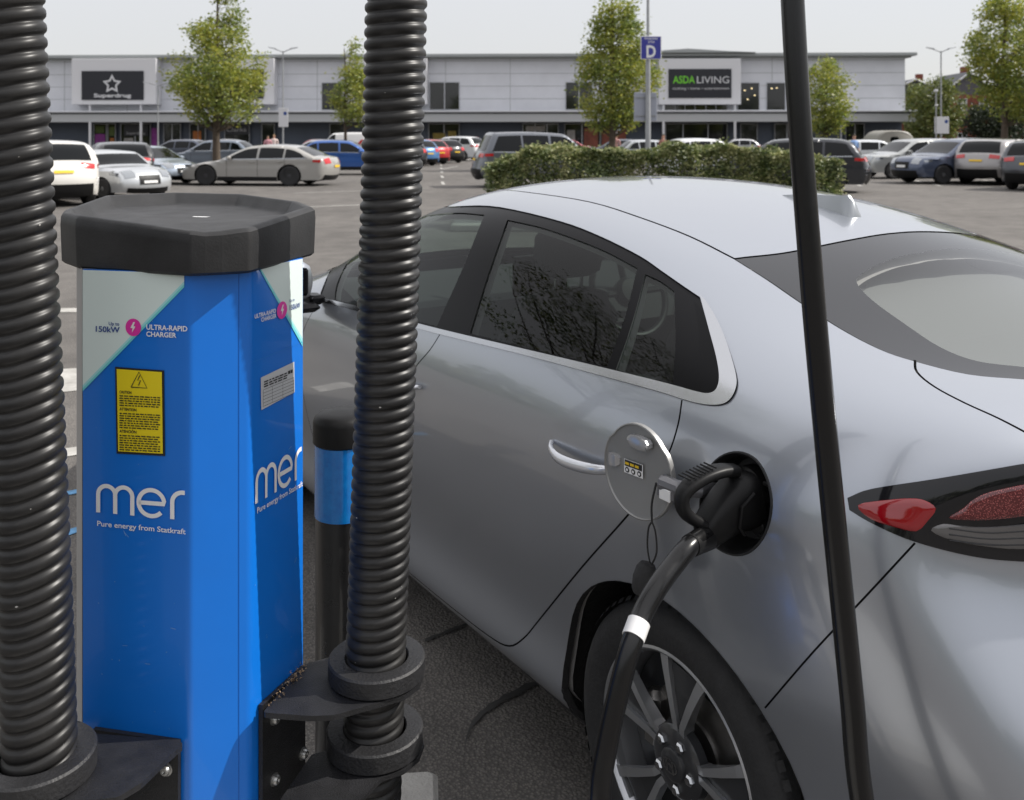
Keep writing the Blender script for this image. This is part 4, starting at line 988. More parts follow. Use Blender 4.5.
# ---- charging cable: hangs down, loops on the ground and ends in the plug
M['cable'] = mat("black_cable_jacket", (0.007, 0.007, 0.0075), rough=0.24, rvar=.05, vscale=25, spec=.45)
def c2w(p): w2 = O2 + p[0] * FW + p[1] * LW; return Vector((w2[0], w2[1], p[2]))
pw = c2w(pcen); Lw = Vector((LW[0], LW[1], 0)); Fw = Vector((FW[0], FW[1], 0))
axd = (Lw * math.cos(R(11)) - Zv * math.sin(R(11)) + Fw * .05).normalized(); upd = (Zv - axd * axd.z).normalized(); sdd = axd.cross(upd)
pl0 = pw - Lw * .030 + Zv * .014
cable = thing("charging_cable", (0.3, 1.25, 0), 0, "thick black charging cable hanging down in front of the silver car and plugged into it", "charging cable")
def W(v): return Vector(v) - Vector((0.3, 1.25, 0))
ce = pl0 + axd * .095 - upd * .036
cp = [ce, at(690, 546, 1.635), at(673, 566, 1.605), at(657, 588, 1.575), at(643, 613, 1.55), at(631, 645, 1.515), at(619, 690, 1.50), at(607, 745, 1.49), at(600, 800, 1.475), Vector((.135, 1.45, .36)), Vector((.15, 1.42, .18)), Vector((.19, 1.34, .06)), Vector((.27, 1.22, .025)), Vector((.40, 1.14, .022)), Vector((.52, 1.18, .04)), Vector((.565, 1.28, .16)), Vector((.545, 1.34, .36)), at(862, 800, 1.38), at(852, 700, 1.385), at(842, 600, 1.39), at(829, 470, 1.395), at(815, 320, 1.40), at(803, 170, 1.41), at(797, 80, 1.415), at(792, -10, 1.42), at(785, -160, 1.43), at(776, -420, 1.45)]
mb = MB(); mb.tube([W(p) for p in smooth_line(cp, 7)], .0175, 18); mb.build("cable_jacket", M['cable'], cable, smooth=True, angle=60)
sl_ = smooth_line(cp, 7); k0 = min(range(20, 60), key=lambda i: abs(PY0 + F * (H - sl_[i][2]) / sl_[i][1] - 632))
dd = Vector(sl_[k0 + 1] - sl_[k0 - 1]).normalized(); mb = MB(); mb.tube([W(Vector(sl_[k0]) - dd * .014), W(Vector(sl_[k0]) + dd * .014)], .0188, 20); mb.build("white_tape", mat("white_tape", (.72, .72, .72), rough=.5), cable, smooth=True, angle=40)
def plug_ring(a, w_, h, up, n=20, e=.55):
    c = pl0 + axd * a + upd * up
    return [W(c + sdd * (w_ * math.copysign(abs(math.cos(t)) ** e, math.cos(t))) + upd * (h * math.copysign(abs(math.sin(t)) ** e, math.sin(t)))) for t in [2 * math.pi * k / n for k in range(n)]]
mb = MB(); mb.loft([plug_ring(-.005, .040, .050, -.008), plug_ring(.030, .040, .050, -.008), plug_ring(.040, .036, .044, -.010), plug_ring(.060, .034, .040, -.014), plug_ring(.085, .031, .034, -.022), plug_ring(.108, .027, .027, -.032), plug_ring(.118, .020, .020, -.036)], True, True)
pb_ = mb.build("plug", M['plastic'], cable, smooth=True, angle=40)
mb = MB(); rings = []
path = smooth_line([(.020, .050), (.055, .062), (.095, .066), (.130, .060), (.146, .048), (.149, .030), (.140, .010), (.118, -.012), (.10, -.030)], 3)
for i, (a, u) in enumerate(path):
    w_ = .017 + .003 * math.sin(i * .35)
    t_ = np.array(path[min(i + 1, len(path) - 1)]) - np.array(path[max(i - 1, 0)]); t_ = t_ / np.linalg.norm(t_); nA, nU = -t_[1], t_[0]
    rings.append([W(pl0 + axd * (a + nA * .0105 * math.copysign(abs(math.sin(q)) ** .7, math.sin(q))) + upd * (u + nU * .0105 * math.copysign(abs(math.sin(q)) ** .7, math.sin(q))) + sdd * w_ * math.copysign(abs(math.cos(q)) ** .7, math.cos(q))) for q in [2 * math.pi * k / 16 for k in range(16)]])
mb.loft(rings, True, True); mb.build("plug_grip", M['plastic'], cable, smooth=True, angle=50)
mb = MB()
for k in range(8): mb.tube([W(pl0 + axd * (.075 + .0085 * k) + upd * .080 - sdd * .016), W(pl0 + axd * (.075 + .0085 * k) + upd * .080 + sdd * .016)], .0016, 6)
mb.build("grip_rib", M['plastic'], pb_, smooth=True)
mb = MB(); mb.tube([W(pl0 + axd * .02 + upd * .02 - sdd * .043), W(pl0 + axd * .05 + upd * .005 - sdd * .041), W(pl0 + axd * .06 - upd * .03 - sdd * .038), W(pl0 + axd * .05 - upd * .05 - sdd * .036)], .003, 6); mb.build("moulded_rib", M['plastic'], pb_, smooth=True)
mb = MB(); mb.tube([W(ce - axd * .02 + upd * .01), W(ce + axd * .005 - upd * .008), W(at(690, 546, 1.635))], [.025, .023, .0190], 18); mb.build("cable_gland", M['plastic'], pb_, smooth=True)
# ---- bollard
bo = atz(340, 412, 1.0); bx = (341 - PX0) / F * 1.98
bol = thing("bollard", (bx, 2.0, 0), 0, "black bollard with a blue reflective band, between the charging post and the silver car", "bollard")
mb = MB(); r_ = .057; 
mb.lathe((0, 0, 0), (0, 0, 1), [(r_, 0), (r_, .785), ], 40); mb.build("post", mat("bollard_black", (.014, .014, .015), rough=.3, coat=.3, rvar=.1, vscale=8), bol, smooth=True, angle=40)
mb = MB(); mb.lathe((0, 0, 0), (0, 0, 1), [(r_ + .002, .931), (r_ + .005, .934), (r_ + .005, .975), (r_ + .002, .985), (r_ - .006, .992), (r_ - .022, .996), (.001, .998)], 40); mb.build("cap", M['plastic'], bol, smooth=True, angle=40)
mb = MB(); mb.lathe((0, 0, 0), (0, 0, 1), [(r_ - .002, .778), (r_ + .0015, .780), (r_ + .0015, .930), (r_ - .002, .932)], 48)
M['band'] = mat("blue_reflective_band", (.003, .17, .60), rough=.2, coat=.8, col2=(.008, .26, .74), vscale=60)
mb.build("reflective_band", M['band'], bol, smooth=True, angle=40)
# ------------------------------------------------------------------ ground
def asphalt():
    m = bpy.data.materials.new("old_asphalt"); m.use_nodes = True; t = m.node_tree; b = t.nodes["Principled BSDF"]; b.inputs['Roughness'].default_value = .88
    b.inputs['Specular IOR Level'].default_value = .35
    tc = t.nodes.new("ShaderNodeTexCoord")
    def N(kind, **kw):
        n = t.nodes.new(kind)
        for k, v in kw.items():
            if k in n.inputs: n.inputs[k].default_value = v
        return n
    big = N("ShaderNodeTexNoise", Scale=.22, Detail=6, Roughness=.65); mid = N("ShaderNodeTexNoise", Scale=2.3, Detail=5); fine = N("ShaderNodeTexVoronoi", Scale=120.0); grit = N("ShaderNodeTexNoise", Scale=260.0, Detail=2)
    for n in (big, mid, fine, grit): t.links.new(tc.outputs['Object'], n.inputs['Vector'])
    r1 = t.nodes.new("ShaderNodeValToRGB"); r1.color_ramp.elements[0].position = .3; r1.color_ramp.elements[1].position = .72
    r1.color_ramp.elements[0].color = (.150, .140, .130, 1); r1.color_ramp.elements[1].color = (.235, .220, .203, 1)
    t.links.new(big.outputs[0], r1.inputs[0])
    mx = t.nodes.new("ShaderNodeMixRGB"); mx.blend_type = 'MULTIPLY'; mx.inputs[0].default_value = .5
    r2 = t.nodes.new("ShaderNodeValToRGB"); r2.color_ramp.elements[0].position = .32; r2.color_ramp.elements[0].color = (.5, .5, .5, 1); r2.color_ramp.elements[1].position = .6
    t.links.new(mid.outputs[0], r2.inputs[0]); t.links.new(r1.outputs[0], mx.inputs[1]); t.links.new(r2.outputs[0], mx.inputs[2])
    mx2 = t.nodes.new("ShaderNodeMixRGB"); mx2.blend_type = 'MULTIPLY'; mx2.inputs[0].default_value = .9
    r3 = t.nodes.new("ShaderNodeValToRGB"); r3.color_ramp.elements[0].position = .0; r3.color_ramp.elements[0].color = (1.18, 1.16, 1.13, 1); r3.color_ramp.elements[1].position = .62; r3.color_ramp.elements[1].color = (.50, .50, .51, 1)
    t.links.new(fine.outputs[0], r3.inputs[0]); t.links.new(mx.outputs[0], mx2.inputs[1]); t.links.new(r3.outputs[0], mx2.inputs[2])
    mx3 = t.nodes.new("ShaderNodeMixRGB"); mx3.blend_type = 'OVERLAY'; mx3.inputs[0].default_value = .45
    t.links.new(mx2.outputs[0], mx3.inputs[1]); t.links.new(grit.outputs[0], mx3.inputs[2]); t.links.new(mx3.outputs[0], b.inputs['Base Color'])
    bp = t.nodes.new("ShaderNodeBump"); bp.inputs['Strength'].default_value = .5; bp.inputs['Distance'].default_value = .006; bp.invert = True
    t.links.new(fine.outputs[0], bp.inputs['Height']); t.links.new(bp.outputs[0], b.inputs['Normal'])
    return m
mb = MB(); mb.quad((-2500, -900, 0), (2500, -900, 0), (2500, 4000, 0), (-2500, 4000, 0))
tag(mb.build("ground", asphalt()), kind='structure')
M['line'] = mat("worn_white_line", (.50, .49, .46), rough=.8, col2=(.26, .25, .23), vscale=9, detail=10)
def quad_px(mb, pts, z=.004):
    V = [atz(x, y, z) for x, y in pts]; a = (V[1] - V[0]).cross(V[2] - V[0])
    if a.z < 0: V = V[::-1]
    mb.add(V, [tuple(range(len(V)))])
mk = MB()
def gline(x0, y0, x1, y1, wd=.10):
    a = Vector((x0, y0, .004)); b = Vector((x1, y1, .004)); d = (b - a).normalized(); n = Vector((-d.y, d.x, 0)) * wd / 2
    mk.quad(a - n, b - n, b + n, a + n)
# bay lines near the post (seen left of it and under its neighbour)
quad_px(mk, [(20, 308), (79, 308), (79, 312), (20, 312)]); quad_px(mk, [(20, 371), (79, 368), (81, 390), (20, 396)]); quad_px(mk, [(20, 455), (81, 446), (81, 454), (20, 464)])
for k in range(-3, 6):
    x = -3.4 - k * 2.5
for i in range(11):
    x = -26 + i * 2.5
    gline(x, 48, x + .5, 53); gline(x, 66, x + .5, 70.8)
for i in range(7):
    x = 11.4 + i * 2.6; gline(x, 31, x + 1.0, 35.5); gline(x, 55, x + .6, 60)
gline(-6.2, 27.0, -2.6, 29.6, .10); gline(-4.6, 21.6, -3.4, 22.4, .12)
for i in range(6): gline(-2.3 - i * .42, 32 + i * 5.4, -2.5 - i * .42, 34.0 + i * 5.4, .11)
gline(14.5, 29.6, 17.5, 29.9, .14)
tag(mk.build("road_marking", M['line']), kind='structure')
bk = MB(); quad_px(bk, [(62, 492), (78, 489), (78, 493), (62, 496)]); quad_px(bk, [(62, 531), (80, 526), (80, 531), (64, 537)])
tag(bk.build("blue_marking", mat("faded_blue_marking", (.12, .30, .52), rough=.85, var=.3, vscale=20)), kind='structure')
# concrete pad of the charging post with its kerb, and the dark repair seams in the asphalt
kb = MB(); kb.box((-.66, 1.30, .055), (1.15, 1.70, .11), .10, .012)
tag(kb.build("kerb", mat("pale_concrete", (.36, .35, .33), rough=.9, var=.2, vscale=6, bump=.4, bscale=90)), kind='structure')
sm = MB()
def seam(pts, wd):
    P = [Vector(p).to_3d() for p in smooth_line([tuple(atz(x, y, .006)) for x, y in pts], 6)]
    L = [p + Vector((0, wd / 2 * (1 + .4 * math.sin(i * 2.3)), 0)) for i, p in enumerate(P)]; Q = [p - Vector((0, wd / 2 * (1 + .3 * math.sin(i * 1.7 + 1)), 0)) for i, p in enumerate(P)]
    n = len(P); sm.add(L + Q, [(n + i, n + i + 1, i + 1, i) for i in range(n - 1)])
seam([(425, 640), (470, 622), (520, 600)], .018); seam([(462, 800), (466, 740), (480, 715), (510, 695), (560, 672)], .03)
tag(sm.build("tar_seam", mat("bitumen_seam", (.035, .034, .033), rough=.75)), kind='structure')
# ------------------------------------------------------------------ retail building across the car park
M['panel'] = mat("silver_cladding", (.66, .67, .71), rough=.5, metal=.1, var=.06, vscale=.4)
M['panel2'] = mat("silver_cladding_side", (.50, .51, .54), rough=.45, metal=.2)
M['roofm'] = mat("grey_roof_edge", (.34, .36, .36), rough=.6)
M['whitep'] = mat("white_painted_frame", (.66, .66, .68), rough=.45)
M['signb'] = mat("dark_sign_face", (.012, .013, .020), rough=.35)
M['navyp'] = mat("navy_wall_panel", (.085, .105, .145), rough=.5, var=.1, vscale=.5)
M['shopglass'] = mat("shop_glass", (.012, .014, .016), rough=.06, coat=.5)
M['fascia'] = mat("canopy_fascia", (.46, .47, .48), rough=.5, metal=.3)
M['signw'] = mat("sign_white", (.62, .62, .64), rough=.5)
M['signg'] = mat("sign_green", (.16, .55, .03), rough=.5)
M['frame'] = mat("window_frame_grey", (.10, .11, .12), rough=.5)
YL, YR = 99.7, 96.0
PL = Vector(((-60 - PX0) / F * YL, YL, 0)); PR = Vector(((905 - PX0) / F * YR, YR, 0))
bdir = (PR - PL).normalized(); brz = math.atan2(bdir.y, bdir.x); bn = Vector((bdir.y, -bdir.x, 0))   # bn points to the camera
shop = thing("retail_building", PL, brz, "long silver retail building with shop canopy and big dark signs across the car park", "building")
BL = (PR - PL).length
def fb(px, py, d=0.0):
    """local (x, z) on the plane d metres in front of the facade"""
    P0 = PL + bn * d; k = (px - PX0) / F; s = (k * P0.y - P0.x) / (bdir.x - k * bdir.y); Y = P0.y + bdir.y * s
    return s, H - (py - PY0) * Y / F
def fbox(mb, x0, y0, x1, y1, dback, dfront, bev=0):
    (a, z1), (b, _) = fb(x0, y0, dfront), fb(x1, y0, dfront); z0 = fb(x0, y1, dfront)[1]
    mb.box(((a + b) / 2, -(dback + dfront) / 2, (z0 + z1) / 2), (abs(b - a), abs(dfront - dback), abs(z1 - z0)), 0, bev)
zt = fb(500, 57)[1]; zc = fb(500, 123)[1]
m_ = MB(); m_.box((BL / 2, 17, (zt + 3.2) / 2 + 0), (BL, 34, zt - 3.2)); 
for v in range(len(m_.v)): m_.v[v] = (m_.v[v][0], m_.v[v][1], 3.2 if m_.v[v][2] < (zt + 3.2) / 2 else zt)
wall = m_.build("upper_wall", M['panel'], shop)
m_ = MB()
for z in np.linspace(4.3, zt - .4, 5): m_.box((BL / 2, -.008, z), (BL, .02, .045))
for k in range(1, 15): m_.box((BL * k / 15, -.007, (3.4 + zt) / 2), (.05, .018, zt - 3.4))
m_.build("panel_joint", M['roofm'], wall)
m_ = MB(); m_.box((BL / 2, 17.0, 1.6), (BL - .4, 33.4, 3.2)); gw = m_.build("ground_floor_wall", M['navyp'], shop)
m_ = MB(); m_.box((BL / 2, 16.6, zt + .10), (BL + 1.6, 35.6, .34), 0, .05); m_.box((BL / 2, 16.9, zt - .14), (BL + .9, 34.8, .14)); m_.build("roof_edge", M['roofm'], shop)
m_ = MB(); (a, _), (b, _) = fb(655, 57), fb(741, 57); c, zpk = fb(686, 50); m_.prism([(a - 1, zt + .27), (b + 1.2, zt + .27), (b - 2, zt + .42), (c, zpk), (a + .8, zt + .5)], 0, 1)
m_.v = [(x, -1.6 + 9 * z, y) for x, y, z in m_.v]; m_.build("raised_roof", M['roofm'], shop)
# canopy
m_ = MB(); zc0, zc1 = fb(500, 122.5, 3)[1], fb(500, 110.5, 3)[1]; m_.box((BL / 2, -1.5, (zc0 + zc1) / 2 - .05), (BL, 3.0, zc1 - zc0 - .25)); cn = m_.build("canopy", M['fascia'], shop)
m_ = MB(); m_.box((BL / 2, -1.6, zc1 - .10), (BL + .3, 3.35, .16), 0, .03); m_.build("canopy_edge", M['panel2'], cn)
m_ = MB(); m_.box((BL / 2, -3.012, zc1 - .27), (BL, .03, .14)); m_.build("gutter_shadow_gap", M['frame'], cn)
for i, px in enumerate((10, 51, 90, 141, 211, 257, 304, 352, 399, 430, 490, 560.5, 630, 663.5, 735, 768.5, 843, 904)):
    x, _ = fb(px, 100, 2.9); tall = px in (90, 141, 663.5, 735); yy_ = 1.2 if tall else 2.9; x = fb(px, 100, yy_)[0]; m_ = MB(); m_.lathe((x, -yy_, 0), (0, 0, 1), [(.13, 0), (.13, (fb(px, 104.4, yy_)[1] if tall else zc0 + .1))], 12)
    if tall: m_.lathe((fb(px, 100, 2.9)[0], -2.9, 0), (0, 0, 1), [(.13, 0), (.13, zc0 + .1)], 12); m_.build("column", M['whitep'], shop, smooth=True)
# sign boxes: white frame standing proud of the wall, dark face, lettering
def signbox(x0, x1, s0, s1, sy0, sy1, y0=58.5, y1=104.5, proud=1.5):
    m_ = MB(); fbox(m_, x0, y0, x1, y1, 0, proud, .03); fr = m_.build("sign_frame", M['whitep'], shop)
    m_ = MB(); fbox(m_, s0, sy0, s1, sy1, proud, proud + .08); m_.build("sign_face", M['signb'], fr); return fr
def stext(fr, m, txt, px, py, hpx, wpx, d, bold=0, al='L'):
    m_ = MB(); x, z = fb(px, py, d); h = hpx * (98.) / F; w_ = wpx * 97.5 / F if wpx else None
    put_text(m_, txt, (x, -d - .01, z), (1, 0, 0), (0, 0, 1), capheight=h, width=w_, bold=bold, align=al); m_.build("lettering", m, fr)
f1_ = signbox(71.5, 156, 81.5, 143.5, 71, 100)
m_ = MB(); x, z = fb(112, 84.2, 1.6); s_ = .098
star = [((10.5 if k % 2 == 0 else 5.4) * s_ * math.sin(math.pi * k / 5), (10.5 if k % 2 == 0 else 5.4) * s_ * math.cos(math.pi * k / 5)) for k in range(10)]
n_ = len(star); st_in = [(a * .62, b * .62) for a, b in star]
m_.add([(x + a, -1.60, z + b) for a, b in star] + [(x + a, -1.60, z + b) for a, b in st_in], [(i, n_ + i, n_ + (i + 1) % n_, (i + 1) % n_) for i in range(n_)]); m_.build("star_mark", M['signw'], f1_)
stext(f1_, M['signw'], "Superdrug", 112.5, 97.2, 3.6, 38, 1.6, .03, 'C')
f2_ = signbox(192, 274, 202, 263.5, 69, 98.5); f3_ = signbox(345, 427, 354, 417, 69, 98.5)
f4_ = signbox(659, 741, 668.5, 731.5, 69, 98)
stext(f4_, M['signg'], "ASDA", 672.8, 83.2, 7.0, 21.5, 1.6, .02); stext(f4_, M['signw'], "LIVING", 697, 83.2, 6.8, 31, 1.6, .0)
stext(f4_, M['signw'], "clothing • home • entertainment", 672.5, 89.5, 2.3, 55, 1.6, .0)
# windows
def bwin(x0, x1, y0, y1, mull=(), d=.05, frame=.10, parent=shop, glass=None):
    m_ = MB(); fbox(m_, x0, y0, x1, y1, -.05, d); g = m_.build("window", glass or M['shopglass'], parent)
    m_ = MB(); t = .55
    fbox(m_, x0 - t, y0 - t, x1 + t, y0, -.02, d + .06); fbox(m_, x0 - t, y1, x1 + t, y1 + t, -.02, d + .06); fbox(m_, x0 - t, y0 + .02, x0, y1 - .02, -.02, d + .058); fbox(m_, x1, y0 + .02, x1 + t, y1 - .02, -.02, d + .058)
    for mx_ in mull: fbox(m_, mx_ - .45, y0 + .02, mx_ + .45, y1 - .02, d, d + .05)
    m_.build("window_frame", M['panel2'], g); return g
bwin(322, 341, 83, 109.5); bwin(430, 459, 82.5, 109.3, (444.5,)); bwin(566, 592, 82.5, 109.3, (579,)); bwin(738, 759, 83, 109.8); bwin(767, 785, 83, 109.8, (), ); bwin(790, 800, 83, 109.8)
bwin(664, 727, 103.8, 109.8, (675, 685, 695, 706, 716), d=.06)
GF = .06
for x0, x1, ml in ((94, 106, ()), (108, 115, ()), (121, 150, (135,)), (164, 180, (172,)), (190, 205, (198,)), (225, 249, ()), (262, 274, ()), (330, 345, ()), (429, 459, (444,)), (523, 558, (535, 547)), (565, 600, (582,)), (666, 727, (683, 708)), (741, 757, ()), (775, 800, (787,)), (846, 864, (855,))):
    bwin(x0, x1, 124, 152.5, ml, d=GF)
pm = lambda n, c: mat(n, c, rough=.6, var=.3, vscale=3)
M['poster_p'] = pm("purple_poster", (.30, .05, .30)); M['poster_o'] = pm("orange_display", (.50, .16, .03)); M['poster_g'] = pm("green_display", (.10, .14, .03)); M['poster_y'] = pm("mustard_display", (.30, .22, .04)); M['poster_r'] = pm("brick_red_display", (.28, .08, .05)); M['poster_w'] = pm("pale_display", (.40, .38, .36))
def poster(x0, y0, x1, y1, m): mb_ = MB(); fbox(mb_, x0, y0, x1, y1, GF - .05, GF + .05); mb_.build("window_poster", m, gw)
poster(95, 134, 105, 150, M['poster_p']); poster(95.5, 126, 104, 133, M['poster_g']); poster(109, 127, 114.5, 136, M['poster_g']); poster(110, 138, 114, 150, M['poster_o'])
poster(151.5, 128, 157, 150, M['poster_p']); poster(193, 131, 201, 146, M['poster_o']); poster(433, 133, 445, 150, M['poster_y']); poster(448, 131, 456, 150, M['poster_y']); poster(526, 126, 545, 131, M['poster_w'])
poster(584, 128, 598, 150, M['poster_r']); poster(567, 130, 575, 150, M['poster_w']); poster(602, 126, 626, 150, M['poster_r']); poster(124, 138, 133, 150, M['poster_w'])
m_ = MB(); fbox(m_, 225, 124.5, 249, 134.5, GF, GF + .1); cs = m_.build("shop_sign", M['signb'], shop); stext(cs, M['signw'], "Clarks", 226.5, 131.5, 4.2, 20, GF + .11)
m_ = MB(); fbox(m_, 124, 124.5, 148, 136, GF, GF + .1); cs = m_.build("shop_sign", M['signb'], shop); stext(cs, M['signw'], "Superdrug", 126.5, 134.2, 2.4, 19, GF + .11)
# warm lamps showing inside the upper windows
lm = mat("interior_lamp", (.9, .75, .45), emit=((1.0, .78, .42), 1.6))
for px, py in ((744, 90), (751, 88), (754, 95), (747, 99), (771, 88), (776, 87.5)):
    m_ = MB(); fbox(m_, px, py, px + 1.5, py + .8, .04, .07); m_.build("ceiling_lamp", lm, wall)
# ------------------------------------------------------------------ brick houses behind on the right
M['brick'] = mat("red_brick", (.20, .060, .040), rough=.9, var=.25, vscale=2.0)
M['slate'] = mat("slate_roof", (.075, .078, .088), rough=.7, var=.2, vscale=1.2)
M['hung'] = mat("grey_tile_hanging", (.10, .095, .105), rough=.8, var=.15, vscale=3)
def house(px, D, wd, dp, eav, rid, rz, label, gable_clad=True):
    h = thing("brick_house", ((px - PX0) / F * D, D, 0), rz, label, "house", "brick houses beyond the car park")
    m_ = MB(); m_.box((0, dp / 2, eav / 2), (wd, dp, eav)); w_ = m_.build("wall", M['brick'], h)
    m_ = MB(); m_.prism([(-wd / 2, eav), (wd / 2, eav), (0, rid)], 0, 1); m_.v = [(x, .02 + z * (dp - .04), y) for x, y, z in m_.v]; m_.build("gable", M['hung'], h)
    r_ = MB()
    for s_ in (-1, 1):
        a = Vector((s_ * (wd / 2 + .4), 0, eav - .25)); b = Vector((0, 0, rid + .05)); n = Vector((0, 0, .18))
        r_.loft([[a + Vector((0, y, 0)), b + Vector((0, y, 0)), b + n + Vector((0, y, 0)), a + n + Vector((0, y, 0))] for y in (-.35, dp + .35)], True, True)
    rf = r_.build("roof", M['slate'], h); m_ = MB(); m_.box((wd * .18, dp * .5, rid + .3), (.9, .9, 1.8)); m_.build("chimney", M['brick'], rf)
    m_ = MB()
    for s_ in (-1, 1): m_.tube([(s_ * (wd / 2 + .42), -.42, eav - .25), (0, -.42, rid + .12)], .13, 6)
    m_.build("barge_board", M['whitep'], rf)
    for x in (-wd * .12, wd * .25):
        for z in (1.5, eav - 1.3):
            m_ = MB(); m_.box((x, -.02, z), (1.15, .06, 1.5)); wv = m_.build("window", M['shopglass'], h)
            m_ = MB()
            for dx in (-.58, 0, .58): m_.box((x + dx, -.07, z), (.08, .05, 1.5))
            for dz in (-.74, .1, .74): m_.box((x, -.068, z + dz), (1.2, .05, .08))
            m_.box((x, -.1, z - .86), (1.5, .2, .12)); m_.build("window_frame", M['whitep'], wv)
    return h
house(969, 128, 7.6, 10, 7.4, 10.3, R(-4), "red brick house with grey clad gable and white barge boards, right of the car park")
house(915, 142, 12, 9, 7.6, 10.2, R(-4), "red brick house mostly hidden behind trees at the right end of the shops")
house(1040, 124, 9, 9, 7.0, 9.6, R(-4), "red brick house at the right picture edge behind the largest tree")
# ------------------------------------------------------------------ parked cars
M['cglass'] = mat("dark_car_glass", (.004, .005, .006), rough=.03, spec=.28)
M['hlamp'] = mat("car_headlamp", (.34, .36, .38), rough=.08, metal=.6, coat=1.0)
M['tlamp'] = mat("car_tail_lamp", (.50, .01, .012), rough=.12, coat=1.0)
M['platew'] = mat("white_number_plate", (.75, .75, .74), rough=.4); M['platey'] = mat("yellow_number_plate", (.78, .50, .02), rough=.4)
M['crim'] = mat("car_alloy", (.42, .43, .45), rough=.32, metal=.9); M['crim_dark'] = mat("dark_car_alloy", (.05, .05, .055), rough=.35, metal=.5)
TYPES = {
 'hatch': dict(L=4.1, W=1.76, H=1.46, belt=(.93, 1.0), wh=(.80, 3.32), wr=.31, ws=(5, 6), rg=(9, 10), B=2.25,
   P=[(.08, .22), (0, .36), (.01, .55), (.08, .70), (.35, .80), (.95, .93), (1.75, 1.37), (2.1, 1.44), (2.8, 1.46), (3.45, 1.39), (3.93, 1.00), (4.06, .88), (4.10, .60), (4.08, .40), (4.0, .24)]),
 'suv': dict(L=4.5, W=1.86, H=1.66, belt=(1.06, 1.14), wh=(.87, 3.55), wr=.35, ws=(5, 6), rg=(9, 10), B=2.4,
   P=[(.08, .28), (0, .45), (.02, .72), (.12, .88), (.4, .98), (1.05, 1.08), (1.78, 1.53), (2.1, 1.62), (3.0, 1.66), (3.98, 1.58), (4.33, 1.14), (4.42, 1.0), (4.5, .7), (4.48, .45), (4.4, .30)]),
 'rover': dict(L=4.8, W=1.95, H=1.83, belt=(1.14, 1.20), wh=(.88, 3.78), wr=.375, ws=(5, 6), rg=(10, 11), B=2.6,
   P=[(.08, .30), (0, .5), (.02, .85), (.10, 1.02), (.4, 1.10), (1.35, 1.16), (1.95, 1.68), (2.25, 1.78), (3.2, 1.83), (4.2, 1.81), (4.42, 1.75), (4.66, 1.18), (4.73, 1.0), (4.78, .7), (4.8, .5), (4.7, .32)]),
 'estate': dict(L=4.97, W=1.96, H=1.41, belt=(.89, .97), wh=(.93, 3.83), wr=.35, ws=(5, 6), rg=(9, 10), B=2.75,
   P=[(.08, .18), (0, .32), (.03, .52), (.22, .66), (.8, .80), (1.38, .89), (2.2, 1.29), (2.7, 1.39), (3.3, 1.40), (3.95, 1.32), (4.62, 1.01), (4.87, .95), (4.97, .70), (4.93, .4), (4.85, .24)]),
 'mini': dict(L=3.85, W=1.73, H=1.42, belt=(.95, .98), wh=(.72, 3.20), wr=.31, ws=(5, 6), rg=(9, 10), B=2.0,
   P=[(.06, .22), (0, .4), (.03, .62), (.15, .78), (.5, .90), (1.02, .97), (1.45, 1.31), (1.75, 1.39), (2.5, 1.42), (3.38, 1.36), (3.68, .98), (3.80, .85), (3.85, .6), (3.83, .4), (3.75, .24)]),
 'van': dict(L=4.9, W=1.92, H=1.95, belt=(1.12, 1.12), wh=(.90, 3.9), wr=.34, ws=(5, 6), rg=(10, 11), B=1.9,
   P=[(.08, .26), (0, .45), (.03, .75), (.15, .92), (.5, 1.05), (.95, 1.15), (1.55, 1.78), (1.85, 1.90), (3.0, 1.95), (4.6, 1.93), (4.80, 1.80), (4.87, 1.15), (4.88, 1.0), (4.9, .7), (4.9, .5), (4.8, .30)]),
}
_cproto = {}
